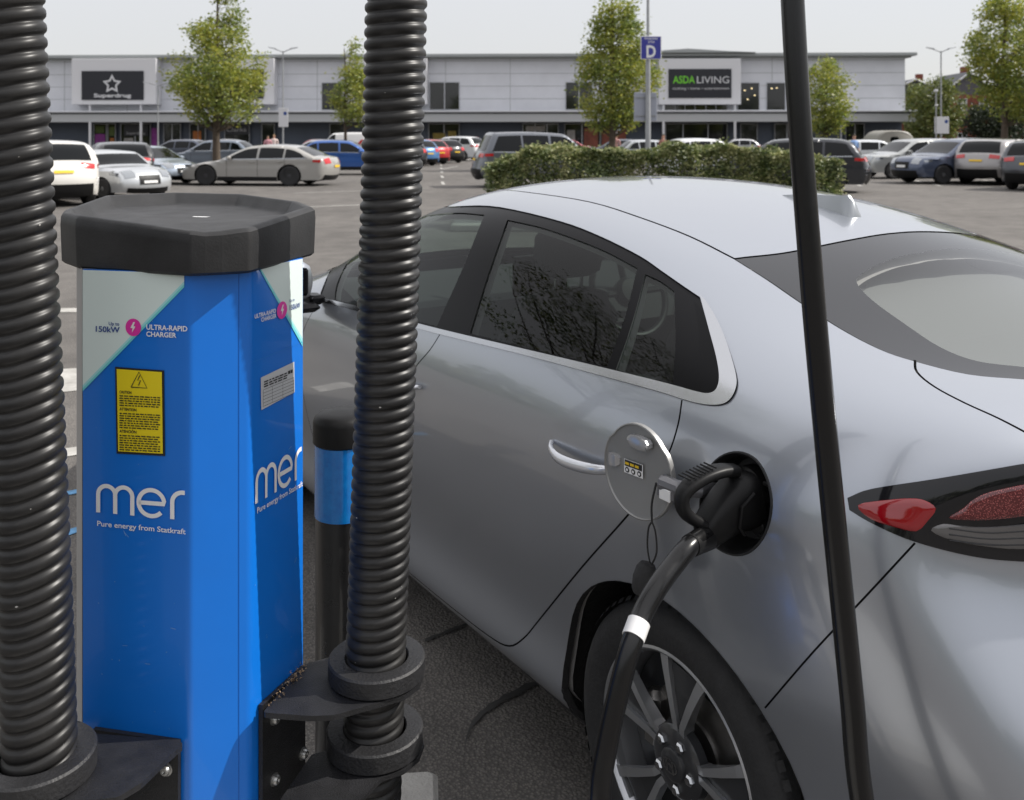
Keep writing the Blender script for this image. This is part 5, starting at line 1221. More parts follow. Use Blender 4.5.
def car_parts(kind):
    """mesh data of every part of a kind of car, made once"""
    if kind in _cproto: return _cproto[kind]
    T = TYPES[kind]; L, Hh, hw = T['L'], T['H'], T['W'] / 2; P = T['P']; b0, b1 = T['belt']
    prof = [np.array(p) for p in smooth_line(P, 5)]
    prof_idx = lambda i: i * 5
    O = np.array(prof)
    bot = [(s, P[-1][1] * .9) for s in np.linspace(P[-1][0] - .05, P[0][0] + .05, 30)]
    full = np.concatenate([O, np.array(bot)])
    belt = lambda s: b0 + (b1 - b0) * s / L
    seg_a, seg_b = O[:-1], O[1:]
    def dist(s, z):
        p = np.stack([s, z], -1)[:, None, :]; ab = seg_b - seg_a; t = np.clip(((p - seg_a) * ab).sum(-1) / ((ab * ab).sum(-1) + 1e-12), 0, 1)
        return np.sqrt((((seg_a + ab * t[..., None]) - p) ** 2).sum(-1)).min(1)
    def Wd(s, z):
        s = np.atleast_1d(np.asarray(s, float)); z = np.atleast_1d(np.asarray(z, float))
        u = np.abs(s - L * .5) / (L * .5); pl = 1 - .15 * u ** 4.5
        bz = belt(s); up = np.clip((z - bz) / (Hh - bz), 0, 1); lo = np.clip((bz - z) / bz, 0, 1)
        q = 1 - .20 * up ** 1.15 - .045 * lo ** 2 - .012 * np.exp(-((lo - .22) / .07) ** 2)
        r = .085; d = np.clip(dist(s, z) / r, 0, 1)
        return hw * pl * q - r * (1 - np.sqrt(np.clip(1 - (1 - d) ** 2, 0, 1)))
    arches = [(sc_, T['wr'], T['wr'] * 1.16) for sc_ in T['wh']]
    V2 = [tuple(p) for p in full]; n0 = len(V2); E = [(i, (i + 1) % n0) for i in range(n0)]
    for s_ in np.arange(.05, L, .12):
        for z_ in np.arange(.2, Hh, .09): V2.append((s_, z_))
    for sc_, zc_, r_ in arches:
        o = len(V2); A = [(sc_ + r_ * math.cos(a), zc_ + r_ * math.sin(a)) for a in np.linspace(R(-50), R(230), 26)]; V2 += A; E += [(o + i, o + i + 1) for i in range(25)]
    rs = geometry.delaunay_2d_cdt([Vector(v) for v in V2], E, [], 0, 1e-5)
    tv2 = np.array([tuple(v) for v in rs[0]]); tf2 = np.array([tuple(f) for f in rs[2]]); ce = tv2[tf2].mean(1)
    keep = in_poly(full, ce[:, 0], ce[:, 1])
    for sc_, zc_, r_ in arches: keep &= ((ce[:, 0] - sc_) ** 2 + (ce[:, 1] - zc_) ** 2) > (r_ * .998) ** 2
    f = tf2[keep]; used, iv = np.unique(f, return_inverse=True); f = iv.reshape(f.shape); q = tv2[used]; y = Wd(q[:, 0], q[:, 1])
    X = lambda s: L / 2 - s
    body = MB()
    for sd_ in (1, -1):
        g = [tuple(int(i) for i in (t if sd_ > 0 else t[::-1])) for t in f]
        # orientation: outward normal towards +-y
        body.add([(X(a), sd_ * yy, b) for (a, b), yy in zip(q, y)], [t[::-1] for t in g])
    nrm = []
    for i in range(len(O)):
        t = O[min(i + 1, len(O) - 1)] - O[max(i - 1, 0)]; t /= np.linalg.norm(t) + 1e-9; nrm.append(np.array([-t[1], t[0]]))
    WE = Wd(O[:, 0], O[:, 1])
    def bulge(i):
        e = abs(O[i, 0] - L / 2) / (L / 2); return .035 + .11 * max(0, (e - .8) / .2) ** 1.3 * (1 if O[i, 1] < b0 + .05 else .3)
    def top(i, t, off=0.0):
        i0 = int(min(i, len(O) - 1.001)); fr = i - i0; o = O[i0] * (1 - fr) + O[i0 + 1] * fr; n = nrm[i0] * (1 - fr) + nrm[i0 + 1] * fr; w_ = WE[i0] * (1 - fr) + WE[i0 + 1] * fr
        b = bulge(i0) * (1 - fr) + bulge(min(i0 + 1, len(O) - 1)) * fr; k = b * (1 - abs(t) ** 2.4) + off
        return (X(o[0] + n[0] * k), w_ * t, o[1] + n[1] * k)
    K = 12; g = []
    for i in range(len(O)): g += [top(i, -1 + 2 * k / K) for k in range(K + 1)]
    body.add(g, [(i * (K + 1) + k, i * (K + 1) + k + 1, (i + 1) * (K + 1) + k + 1, (i + 1) * (K + 1) + k) for i in range(len(O) - 1) for k in range(K)])
    import bmesh
    def mesh(name, mb, smooth=True, ang=40, merge=False, double=False):
        me = bpy.data.meshes.new(name); me.from_pydata(mb.v, [], mb.f)
        bm = bmesh.new(); bm.from_mesh(me)
        if merge: bmesh.ops.remove_doubles(bm, verts=bm.verts, dist=.004)
        if merge: bmesh.ops.recalc_face_normals(bm, faces=bm.faces)
        bm.to_mesh(me); bm.free(); me.update()
        me.polygons.foreach_set('use_smooth', [smooth] * len(me.polygons))
        if smooth: me.set_sharp_from_angle(angle=R(ang))
        return me
    parts = [('body', mesh('body', body, True, 45, True), 'paint', None)]
    def strip(i0, i1, t0, t1, off, n=8, m=8, taper=0.0):
        mb = MB(); g = []
        for a in range(n + 1):
            fa = a / n; tp = taper * (fa if taper > 0 else (fa - 1))
            for b in range(m + 1): g.append(top(i0 + (i1 - i0) * fa, (t0 + (t1 - t0) * b / m) * (1 - abs(tp)), off))
        mb.add(g, [(a * (m + 1) + b, a * (m + 1) + b + 1, (a + 1) * (m + 1) + b + 1, (a + 1) * (m + 1) + b) for a in range(n) for b in range(m)]); return mb
    wa, wb = T['ws']; ra, rb = T['rg']
    parts.append(('windscreen', mesh('windscreen', strip(prof_idx(wa) + .4, prof_idx(wb) - .2, -.93, .93, .006)), 'glass', None))
    parts.append(('rear_window', mesh('rear_window', strip(prof_idx(ra) + .3, prof_idx(rb) - .2, -.90, .90, .006)), 'glass', None))
    roofz = lambda s: np.interp(s, O[: prof_idx(rb) + 1, 0], O[: prof_idx(rb) + 1, 1])
    def side_window(s0, s1, sd_, slant0=0, slant1=0):
        mb = MB(); n = 14; g = []
        for i in range(n + 1):
            for j in range(5):
                sb = s0 + (s1 - s0) * i / n; 
                fr = j / 4; sl_ = slant0 * (1 - i / n) + slant1 * i / n; s = sb + sl_ * fr
                zb = belt(s) + .015; zt_ = max(zb + .004, roofz(s) - .085 - .03 * (abs(s - L * .5) / L)); z = zb + (zt_ - zb) * fr
                g.append((s, z))
        yy = Wd([a for a, b in g], [b for a, b in g]) + .006
        mb.add([(X(a), sd_ * y_, b) for (a, b), y_ in zip(g, yy)], [((i * 5 + j), (i * 5 + j + 1), (i + 1) * 5 + j + 1, (i + 1) * 5 + j) if sd_ > 0 else ((i + 1) * 5 + j, (i + 1) * 5 + j + 1, i * 5 + j + 1, i * 5 + j) for i in range(n) for j in range(4)]); return mb
    s_ws = P[wa][0] + .16; s_rg = P[rb][0] - .18; B = T['B']
    for sd_ in (1, -1):
        parts.append(('window', mesh('window', side_window(s_ws, B - .04, sd_, .30, .02)), 'glass', None))
        if kind == 'van': continue
        parts.append(('window', mesh('window', side_window(B + .04, B + .86, sd_, .02, .03)), 'glass', None))
        if s_rg - (B + .92) > .25: parts.append(('quarter_window', mesh('quarter_window', side_window(B + .93, s_rg, sd_, .02, -.22)), 'glass', None))
    # lamps wrap the corners: a piece of the nose or tail sheet joined to a piece of the flank
    def find(z, front):
        r_ = range(0, prof_idx(wa)) if front else range(prof_idx(rb), len(O)); return min(r_, key=lambda i: abs(O[i, 1] - z))
    hz = b0 - .20; tz = b1 - .12
    for sd_ in (1, -1):
        i0, i1 = find(hz - .13, True), find(hz + .05, True); mb = strip(i0, max(i1, i0 + 3), .56 * sd_, .97 * sd_, .012, 4, 5)
        g = [(s, z) for s in np.linspace(.14, .42, 4) for z in (hz - .06 + .1 * (s - .14), hz + .03 + .05 * (s - .14))]; yy = Wd([a for a, b in g], [b for a, b in g]) + .006
        mb.add([(X(a), sd_ * y_, b) for (a, b), y_ in zip(g, yy)], [(2 * i, 2 * i + 1, 2 * i + 3, 2 * i + 2) for i in range(3)]); parts.append(('headlight', mesh('headlight', mb), 'hlamp', None))
        i0, i1 = find(tz + .05, False), find(tz - .08, False); mb = strip(i0, max(i1, i0 + 2), .55 * sd_, .98 * sd_, .012, 4, 5)
        g = [(s, z) for s in np.linspace(L - .10, L - .36, 4) for z in (tz - .04 + .06 * (L - .1 - s), tz + .06)]; yy = Wd([a for a, b in g], [b for a, b in g]) + .006
        mb.add([(X(a), sd_ * y_, b) for (a, b), y_ in zip(g, yy)], [(2 * i, 2 * i + 1, 2 * i + 3, 2 * i + 2) for i in range(3)]); parts.append(('tail_light', mesh('tail_light', mb), 'tlamp', None))
    parts.append(('grille', mesh('grille', strip(find(hz - .30, True), find(hz - .10, True) + .1, -.46, .46, .012, 3, 6)), 'black', None))
    parts.append(('lower_bumper', mesh('lower_bumper', strip(0, find(hz - .38, True), -.9, .9, .012, 3, 8)), 'black', None))
    parts.append(('rear_bumper_trim', mesh('rear_bumper_trim', strip(find(tz - .45, False), len(O) - 1.01, -.95, .95, .012, 3, 8)), 'black', None))
    i = find(hz - .24, True); parts.append(('number_plate', mesh('number_plate', strip(i - .4, i + .9, -.30, .30, .026, 1, 2)), 'platew', None))
    i = find(tz - .16, False); parts.append(('number_plate', mesh('number_plate', strip(i, i + 1.0, -.30, .30, .026, 1, 2)), 'platey', None))
    mb = MB(); zb = T['P'][0][1]; mb.box((0, 0, zb + .16), (L - .5, T['W'] - .30, .34)); parts.append(('underbody', mesh('underbody', mb, False), 'black', None))
    for sd_ in (1, -1):
        mb = MB(); s = P[wa][0] + .42; y_ = float(Wd(s, belt(s))[0]); mb.box((X(s), sd_ * (y_ + .09), belt(s) + .06), (.12, .2, .13), 0, .04); mb.box((X(s), sd_ * (y_ + .01), belt(s) + .01), (.06, .08, .04)); parts.append(('wing_mirror', mesh('wing_mirror', mb), 'paint', None))
        for s in (B - .18, B + .78):
            mb = MB(); zz = belt(s) - .10; y_ = float(Wd(s, zz)[0]); mb.box((X(s), sd_ * (y_ + .012), zz), (.19, .03, .028), 0, .008); parts.append(('door_handle', mesh('door_handle', mb), 'paint', None))
        # shut lines of the doors
        mb = MB()
        for s in (P[wa][0] + .30, B, B + .93):
            zz = np.linspace(.32, belt(s), 8); a = Wd(np.full(8, s - .006), zz) + .002; c = Wd(np.full(8, s + .006), zz) + .002
            mb.add([(X(s - .006), sd_ * y_, z_) for y_, z_ in zip(a, zz)] + [(X(s + .006), sd_ * y_, z_) for y_, z_ in zip(c, zz)], [(i, i + 1, 9 + i, 8 + i) for i in range(7)])
        parts.append(('door_seam', mesh('door_seam', mb, False), 'black', None))
        # bright sill line under the glass and dark sill along the bottom
        mb = MB(); ss = np.linspace(P[wa][0] + .2, P[rb][0] - .25, 16)
        for za, zb_, o_ in ((0.0, .022, .008),):
            a = Wd(ss, [belt(q) + za - .012 for q in ss]) + o_; c = Wd(ss, [belt(q) + zb_ - .012 for q in ss]) + o_
            mb.add([(X(q), sd_ * y_, belt(q) + za - .012) for q, y_ in zip(ss, a)] + [(X(q), sd_ * y_, belt(q) + zb_ - .012) for q, y_ in zip(ss, c)], [(i, i + 1, 17 + i, 16 + i) for i in range(15)])
        parts.append(('window_trim', mesh('window_trim', mb, False), 'chrome', None))
        mb = MB(); s0_, s1_ = T['wh'][0] + T['wr'] * 1.18, T['wh'][1] - T['wr'] * 1.18; ss = np.linspace(s0_, s1_, 12); zb0 = P[0][1] - .01
        a = Wd(ss, np.full(12, zb0 + .02)) + .008; c = Wd(ss, np.full(12, zb0 + .15)) + .008
        mb.add([(X(q), sd_ * y_, zb0) for q, y_ in zip(ss, a)] + [(X(q), sd_ * y_, zb0 + .15) for q, y_ in zip(ss, c)], [(i, i + 1, 13 + i, 12 + i) for i in range(11)])
        parts.append(('sill', mesh('sill', mb, False), 'black', None))
    _cproto[kind] = parts; return parts
_wproto = {}
def car_wheel(kind, dark):
    k = (kind, dark)
    if k in _wproto: return _wproto[k]
    r = TYPES[kind]['wr']
    t = MB(); t.lathe((0, 0, 0), (0, 1, 0), [(r * .68, .09), (r * .80, .102), (r * .93, .10), (r * .99, .085), (r, .05), (r, -.05), (r * .97, -.09), (r * .68, -.10)], 30)
    c = MB(); c.lathe((0, 0, 0), (0, 1, 0), [(.001, .040), (r * .64, .040), (r * .665, .085), (r * .70, .09), (r * .71, .07), (r * .70, -.05)], 30)
    for j in range(10):
        a = 2 * math.pi * j / 10 + .08 * (-1) ** j; u = Vector((math.cos(a), 0, math.sin(a))); v = Vector((-math.sin(a), 0, math.cos(a))); y1 = Vector((0, .088, 0)); y0 = Vector((0, .05, 0))
        c.loft([[u * r * .12 + v * .014 + y1, u * r * .12 - v * .014 + y1, u * r * .12 - v * .014 + y0, u * r * .12 + v * .014 + y0], [u * r * .66 + v * .014 + y1, u * r * .66 - v * .014 + y1, u * r * .66 - v * .014 + y0, u * r * .66 + v * .014 + y0]][::-1], True, True)
    c.lathe((0, 0, 0), (0, 1, 0), [(r * .2, .06), (r * .2, .09), (.001, .098)], 14)
    o1 = t.build("tyre", M['rubber'], None, smooth=True, angle=40); o2 = c.build("rim", M['crim_dark' if dark else 'crim'], None, smooth=True, angle=35)
    m = (o1.data, o2.data); bpy.data.objects.remove(o1); bpy.data.objects.remove(o2); _wproto[k] = m; return m
_paints = {}
def paint(col, metal=.3):
    k = (col, metal)
    if k not in _paints: _paints[k] = mat("car_paint", col, rough=.32, metal=metal, coat=1.0)
    return _paints[k]
def parked(kind, px, D, head, col, label, name="parked_car", cat="car", group="cars in the car park", metal=.3, dark_rim=False, detail=True, zs=1.0):
    r = thing(name, ((px - PX0) / F * D, D, 0), R(head), label, cat, group); T = TYPES[kind]; pm_ = paint(col, metal); r.scale = (1, 1, zs)
    mm = {'paint': pm_, 'glass': M['cglass'], 'hlamp': M['hlamp'], 'tlamp': M['tlamp'], 'black': M['plastic'], 'chrome': M['chrome'], 'platew': M['platew'], 'platey': M['platey']}
    for nm, me, mk_, _ in car_parts(kind):
        if not detail and nm in ('door_handle', 'door_seam', 'lower_bumper', 'window_trim', 'sill'): continue
        if len(me.materials) == 0: me.materials.append(pm_)
        o = bpy.data.objects.new(nm, me); COL.objects.link(o); o.parent = r
        o.material_slots[0].link = 'OBJECT'; o.material_slots[0].material = mm[mk_]
    wt, wr_ = car_wheel(kind, dark_rim)
    for s in T['wh']:
        for sd_ in (1, -1):
            w_ = bpy.data.objects.new("wheel", None); COL.objects.link(w_); w_.parent = r; w_.location = (T['L'] / 2 - s, sd_ * (T['W'] / 2 - .13), T['wr']); w_.rotation_euler = (0, 0, 0 if sd_ > 0 else math.pi)
            for nm, me in (("tyre", wt), ("rim", wr_)):
                o = bpy.data.objects.new(nm, me); COL.objects.link(o); o.parent = w_
    return r
# left of the hose gap
parked('suv', 37, 23.2, 130, (.66, .64, .60), "white SUV seen from behind with yellow plate, just right of the far left hose", metal=0, zs=.90)
parked('mini', 106, 25.6, -36, (.52, .54, .56), "small silver rounded hatchback with bright headlight, nose towards the charging post lid", metal=.5, zs=.87)
parked('suv', 119, 31.5, 118, (.012, .012, .014), "black SUV seen from behind between two silver hatchbacks, yellow plate", metal=.2, zs=.86)
parked('hatch', 146, 33.5, -34, (.40, .46, .54), "pale blue-silver hatchback with sloping nose, left of the grey sports estate", metal=.6, zs=.88)
parked('hatch', 214, 46, 176, (.16, .19, .24), "slate blue hatchback side-on behind the tree trunk and the sports estate", metal=.5)
parked('hatch', 178, 56, 172, (.05, .06, .09), "dark blue hatchback behind the slate blue one, left of the tree trunk", metal=.4, detail=False)
parked('estate', 262, 32, 171, (.33, .32, .30), "long low chalk grey sports estate with black wheels, parked side-on under the tree", zs=.95, metal=.0, dark_rim=True)
parked('hatch', 347, 41, 2, (.015, .09, .34), "bright blue hatchback half hidden behind the right-hand hose", metal=.3)
parked('hatch', 316, 56, 178, (.42, .44, .46), "silver hatchback roof showing above the tail of the sports estate", metal=.5, detail=False)
parked('hatch', 330, 63, 5, (.28, .012, .015), "dark red hatchback between the silver roof and the striped van", detail=False)
# right of the hose gap, a row along the aisle
parked('hatch', 396, 52, 128, (.02, .022, .028), "black hatchback nearest to the hose in the row along the aisle", detail=False)
parked('hatch', 409, 55, 130, (.08, .20, .42), "mid blue hatchback second in the row along the aisle", detail=False)
parked('hatch', 421, 58, 130, (.45, .015, .02), "red hatchback third in the row along the aisle, beside the blue one", detail=False)
parked('hatch', 437, 61, 130, (.012, .012, .015), "black hatchback between the red hatchback and the white SUV", detail=False)
parked('suv', 453, 66, 152, (.66, .67, .68), "white SUV at the far end of the row along the aisle", metal=0, detail=False)
parked('suv', 469, 76, 92, (.40, .012, .015), "red SUV seen from behind left of the grey off-roader", detail=False)
parked('rover', 549, 31.0, 13, (.12, .13, .15), "large boxy grey off-road car driving behind the left end of the hedge", metal=.6, zs=.95)
parked('hatch', 708, 38, 14, (.66, .67, .68), "white hatchback behind the middle of the hedge with tall red tail lamp", metal=0, zs=1.05)
parked('hatch', 655, 50, 10, (.50, .52, .54), "silver hatchback behind the post of the letter D sign", metal=.5, detail=False)
parked('hatch', 615, 66, 175, (.10, .11, .14), "dark grey hatchback by the small sign under the pointed tree", metal=.4, detail=False)
parked('hatch', 690, 72, 2, (.05, .05, .06), "dark hatchback in front of the entrance under the green lettered sign", detail=False)
parked('suv', 785, 28.2, 164, (.018, .020, .026), "dark estate-like SUV with silver window line, behind the right end of the hedge", metal=.5, zs=.93)
parked('hatch', 852, 47, 172, (.62, .64, .66), "white hatchback behind the man in the blue shirt", metal=.1)
parked('suv', 912, 37.5, -168, (.42, .43, .42), "silver SUV facing left in front of the camper, right of the white hatchback", metal=.4, zs=.92)
parked('suv', 957, 33.5, -162, (.075, .095, .15), "dusk blue SUV facing left between the silver SUV and the pale SUV", metal=.5, zs=.93)
parked('suv', 1006, 33.0, 40, (.30, .285, .28), "pale SUV seen from behind at the right, between blue and dark grey ones", metal=.3, zs=.92)
parked('suv', 1056, 29.5, 42, (.05, .055, .065), "dark grey SUV cut by the right picture edge", metal=.5, zs=.90)
for i, (px, D, hd, c, lb) in enumerate([(486, 84, 178, (.35, .36, .38), "small silver car far off left of the grey off-roader by the shops"), (402, 80, 2, (.3, .3, .32), "grey car far off behind the right-hand hose by the shops"), (236, 72, 4, (.62, .62, .62), "white car far off under the tree in front of the shops"), (800, 74, 3, (.10, .12, .16), "dark blue car far off in front of the tall shop windows"), (735, 80, 178, (.5, .5, .52), "silver car far off below the green lettered sign"), (570, 84, 5, (.2, .02, .03), "maroon car far off behind the grey off-roader")]):
    parked('hatch', px, D, hd, c, lb, detail=False)
v = parked('van', 346, 68, 178, (.68, .68, .67), "white van with coloured stripes on its side, left of the right-hand hose", name="striped_van", cat="van", group=None, metal=0)
for k, c in enumerate(((.5, .03, .03), (.6, .35, .02), (.05, .3, .1), (.03, .1, .45))):
    m_ = MB(); x = -.6 - k * .34; m_.loft([[(x, s_ * .972, .7), (x - .24, s_ * .972, .7), (x - .9, s_ * .935, 1.45), (x - .66, s_ * .935, 1.45)] for s_ in (1.0,)] + [[(x, .985, .7), (x - .24, .985, .7), (x - .9, .945, 1.45), (x - .66, .945, 1.45)]], True, True); m_.build("stripe", mat("van_stripe", c, rough=.5), v)
# touring trailer by the building's end
D = 64; tr = thing("camper_trailer", ((888 - PX0) / F * D, D, 0), R(186), "grey-beige rounded camper trailer at the right end of the shops", "camper")
m_ = MB(); rings = []
for y, sc_ in ((-.98, .93), (-.9, 1.0), (.9, 1.0), (.98, .93)):
    out = smooth_line([(-1.45, .45), (-1.5, .9), (-1.35, 1.5), (-.9, 1.95), (0, 2.08), (.8, 1.98), (1.3, 1.55), (1.5, .95), (1.4, .45)], 4)
    rings.append([(x * sc_, y, .45 + (z - .45) * (.96 if sc_ < 1 else 1)) for x, z in out])
m_.loft(rings, True, True); m_.build("body", mat("camper_shell", (.26, .25, .22), rough=.5), tr, smooth=True, angle=40)
m_ = MB(); m_.prism(round_poly([(-.25, .55), (.35, .55), (.35, 1.65), (-.25, 1.65)], .2, 5), 0, 1); m_.v = [(x, .985 + .01 * z, y) for x, y, z in m_.v]; m_.build("door", M['cglass'], tr)
for sd_ in (1, -1):
    m_ = MB(); m_.lathe((-.1, sd_ * .93, .31), (0, sd_, 0), [(.31, -.08), (.31, .06), (.2, .08), (.001, .07)], 20); m_.build("wheel", M['rubber'], tr, smooth=True)
m_ = MB(); m_.tube([(1.3, .3, .5), (2.3, 0, .45)], .04, 6); m_.tube([(1.3, -.3, .5), (2.3, 0, .45)], .04, 6); m_.tube([(2.2, 0, .45), (2.2, 0, 0)], .03, 6); m_.build("tow_bar", M['plastic'], tr)
# ------------------------------------------------------------------ trees and hedge
def leaf_mat(name, c1, c2, c3, scale=.6, trans=.35):
    m = bpy.data.materials.new(name); m.use_nodes = True; t = m.node_tree; t.nodes.clear()
    o = t.nodes.new("ShaderNodeOutputMaterial"); d = t.nodes.new("ShaderNodeBsdfDiffuse"); tr = t.nodes.new("ShaderNodeBsdfTranslucent"); mx = t.nodes.new("ShaderNodeMixShader"); mx.inputs[0].default_value = trans
    g = t.nodes.new("ShaderNodeBsdfGlossy"); g.inputs['Roughness'].default_value = .45; mg = t.nodes.new("ShaderNodeMixShader"); mg.inputs[0].default_value = .06
    tc = t.nodes.new("ShaderNodeTexCoord"); n = t.nodes.new("ShaderNodeTexNoise"); n.inputs['Scale'].default_value = scale; n.inputs['Detail'].default_value = 3
    geo = t.nodes.new("ShaderNodeNewGeometry"); ad = t.nodes.new("ShaderNodeMath"); ad.operation = 'MULTIPLY_ADD'; ad.inputs[1].default_value = .45; 
    r = t.nodes.new("ShaderNodeValToRGB"); r.color_ramp.elements[0].position = .42; r.color_ramp.elements[0].color = (*c1, 1); r.color_ramp.elements[1].position = .95; r.color_ramp.elements[1].color = (*c3, 1)
    e = r.color_ramp.elements.new(.68); e.color = (*c2, 1)
    t.links.new(tc.outputs['Object'], n.inputs['Vector']); t.links.new(geo.outputs['Random Per Island'], ad.inputs[0]); t.links.new(n.outputs[0], ad.inputs[2]); t.links.new(ad.outputs[0], r.inputs[0])
    for q in (d, tr): t.links.new(r.outputs[0], q.inputs[0])
    t.links.new(d.outputs[0], mx.inputs[1]); t.links.new(tr.outputs[0], mx.inputs[2]); t.links.new(mx.outputs[0], mg.inputs[1]); t.links.new(g.outputs[0], mg.inputs[2]); t.links.new(mg.outputs[0], o.inputs[0]); return m
M['leafA'] = leaf_mat("maple_leaf", (.12, .18, .03), (.235, .285, .05), (.40, .39, .06), trans=.48)
M['leafB'] = leaf_mat("green_leaf", (.06, .10, .02), (.12, .155, .03), (.19, .20, .04))
M['leafC'] = leaf_mat("dark_leaf", (.012, .022, .008), (.022, .036, .012), (.035, .05, .015))
M['leafH'] = leaf_mat("laurel_leaf", (.045, .075, .018), (.13, .17, .045), (.42, .42, .20), scale=2.6, trans=.3)
M['bark'] = mat("grey_bark", (.085, .065, .048), rough=.95, var=.3, vscale=8, bump=.5, bscale=30)
def leaves(cs, size, rng, flat=.4):
    """cs: (N,3) centres -> folded rhombic leaves, vectorised"""
    N = len(cs); a = rng.normal(size=(N, 3)); a /= np.linalg.norm(a, axis=1)[:, None]; a[:, 2] *= .6
    b = np.cross(a, rng.normal(size=(N, 3))); b /= np.linalg.norm(b, axis=1)[:, None] + 1e-9; s = size * rng.uniform(.6, 1.3, (N, 1))
    n = np.cross(a, b); v = np.stack([cs - a * s, cs + b * s * .55 + n * s * .15, cs + a * s, cs - b * s * .55 + n * s * .15], 1).reshape(-1, 3)
    f = [(4 * i, 4 * i + 1, 4 * i + 2, 4 * i + 3) for i in range(N)]
    return v, f
def tree(px, D, outline, trunk_w, label, leaf='leafA', ncl=420, per=26, lsize=.10, seed=1, spread=.30, group="trees in the car park", thresh=.40, base_py=None, inner=.25):
    """outline: rows (py, left px, right px) of the crown, top to bottom"""
    rng = np.random.default_rng(seed); X0 = (px - PX0) / F * D
    root_o = thing("tree", (X0, D, 0), 0, label, "tree", group)
    k = D / F; rows = sorted(outline); ys = np.array([r_[0] for r_ in rows]); ls = np.array([r_[1] for r_ in rows]); rs_ = np.array([r_[2] for r_ in rows])
    cl = []; wts = rs_ - ls; 
    while len(cl) < ncl:
        py = rng.uniform(ys[0], ys[-1]); l, r = np.interp(py, ys, ls), np.interp(py, ys, rs_)
        if rng.random() > (r - l) / wts.max(): continue
        c = (l + r) / 2; hwd = (r - l) / 2; a = rng.uniform(0, 2 * math.pi); q = math.sqrt(rng.uniform(inner ** 2, 1.0))
        x = (c - px + hwd * q * math.cos(a)) * k; y = hwd * q * math.sin(a) * k; z = H - (py - PY0) * k
        if noise.noise(Vector((x * .9 + seed * 7, y * .9, z * .9))) < thresh - .5 - .12: continue
        cl.append((x, y, z))
    cl = np.array(cl)
    cs = (cl[:, None, :] + rng.normal(size=(ncl, per, 3)) * np.array([spread, spread, spread * .75])).reshape(-1, 3)
    v, f = leaves(cs, lsize, rng)
    me = bpy.data.meshes.new("foliage"); me.from_pydata(v.tolist(), [], f); me.materials.append(M[leaf]); o = bpy.data.objects.new("crown", me); COL.objects.link(o); o.parent = root_o
    mb = MB(); ztop = H - (ys[0] - PY0) * k; zlow = H - (ys[-1] - PY0) * k; tr_ = trunk_w / 2
    tp = [Vector((.04 * math.sin(i * 1.3 + seed), .05 * math.cos(i * 1.1), ztop * .95 * i / 9)) for i in range(10)]
    mb.tube(tp, [tr_ * (1.25 if i == 0 else 1) * (1 - .9 * (i / 9) ** 1.1) + .012 for i in range(10)], 10); mb.build("trunk", M['bark'], root_o, smooth=True, angle=60)
    lb = MB(); idx = rng.choice(ncl, min(ncl, 70), replace=False)
    for i in idx:
        e = Vector(cl[i]); rad = math.hypot(e.x, e.y); zs = max(zlow * .8, min(ztop * .85, e.z - rad * rng.uniform(.5, 1.1) - .2)); t = zs / (ztop * .95) * 9; j = int(min(8, t)); s0 = tp[j].lerp(tp[j + 1], t - j)
        mid = s0.lerp(e, .5) + Vector((rng.normal() * .08, rng.normal() * .08, -.10 * rad)); r0 = max(.012, tr_ * .34 * (1 - zs / ztop))
        lb.tube([s0, mid, e], [r0, r0 * .6, .006], 5, False)
    lb.build("branches", M['bark'], root_o, smooth=True)
    return root_o
tree(217, 42, [(-14, 219, 225), (4, 213, 233), (18, 208, 240), (30, 190, 244), (40, 186, 240), (48, 196, 252), (54, 186, 264), (60, 172, 262), (75, 168, 262), (90, 172, 260), (100, 174, 262), (112, 190, 262), (122, 205, 236)], .34, "broad maple with pointed top and yellowing leaves above the sports estate", ncl=520, per=26, lsize=.085, seed=3, spread=.21, thresh=.47)
tree(345, 58, [(42, 351, 355), (60, 347, 360), (72, 340, 366), (85, 338, 372), (95, 328, 378), (110, 334, 378), (122, 342, 370)], .2, "slim yellow-green tree partly behind the right-hand hose", ncl=190, per=26, lsize=.10, seed=5, spread=.24)
tree(612, 46, [(-14, 606, 622), (5, 598, 634), (20, 594, 638), (35, 592, 642), (50, 586, 650), (60, 580, 656), (75, 579, 659), (90, 580, 660), (105, 580, 644), (118, 584, 640), (130, 594, 630)], .34, "tall pointed tree left of the blue letter D sign", ncl=640, per=26, lsize=.09, seed=11, spread=.22, thresh=.44)
tree(826, 66, [(61, 820, 830), (70, 808, 840), (80, 804, 846), (95, 803, 851), (112, 804, 850), (126, 812, 842), (134, 820, 832)], .25, "round yellow-green tree in front of the right half of the shops", ncl=280, per=26, lsize=.11, seed=17, spread=.28)
tree(1004, 50, [(-4, 990, 1012), (12, 982, 1030), (30, 975, 1045), (50, 968, 1052), (70, 972, 1056), (85, 976, 1056), (100, 980, 1050), (116, 992, 1040)], .38, "largest broad tree at the right picture edge, crown cut by the frame", ncl=620, per=26, lsize=.10, seed=23, spread=.26, thresh=.42)
tree(934, 88, [(80, 926, 944), (92, 915, 956), (108, 911, 960), (124, 913, 959), (138, 918, 952)], .3, "dense green tree behind the lamp post at the right of the shops", leaf='leafB', ncl=300, per=26, lsize=.15, seed=29, spread=.36)
tree(913, 104, [(84, 908, 920), (96, 904, 926), (120, 904, 928), (138, 906, 924)], .3, "narrow tree just beyond the right end of the shops", leaf='leafB', ncl=130, per=24, lsize=.16, seed=31, spread=.4)
tree(990, 92, [(108, 972, 1010), (118, 966, 1022), (130, 968, 1030), (142, 972, 1026)], .3, "low dark evergreen in front of the red brick house", leaf='leafC', ncl=330, per=26, lsize=.16, seed=37, spread=.4)
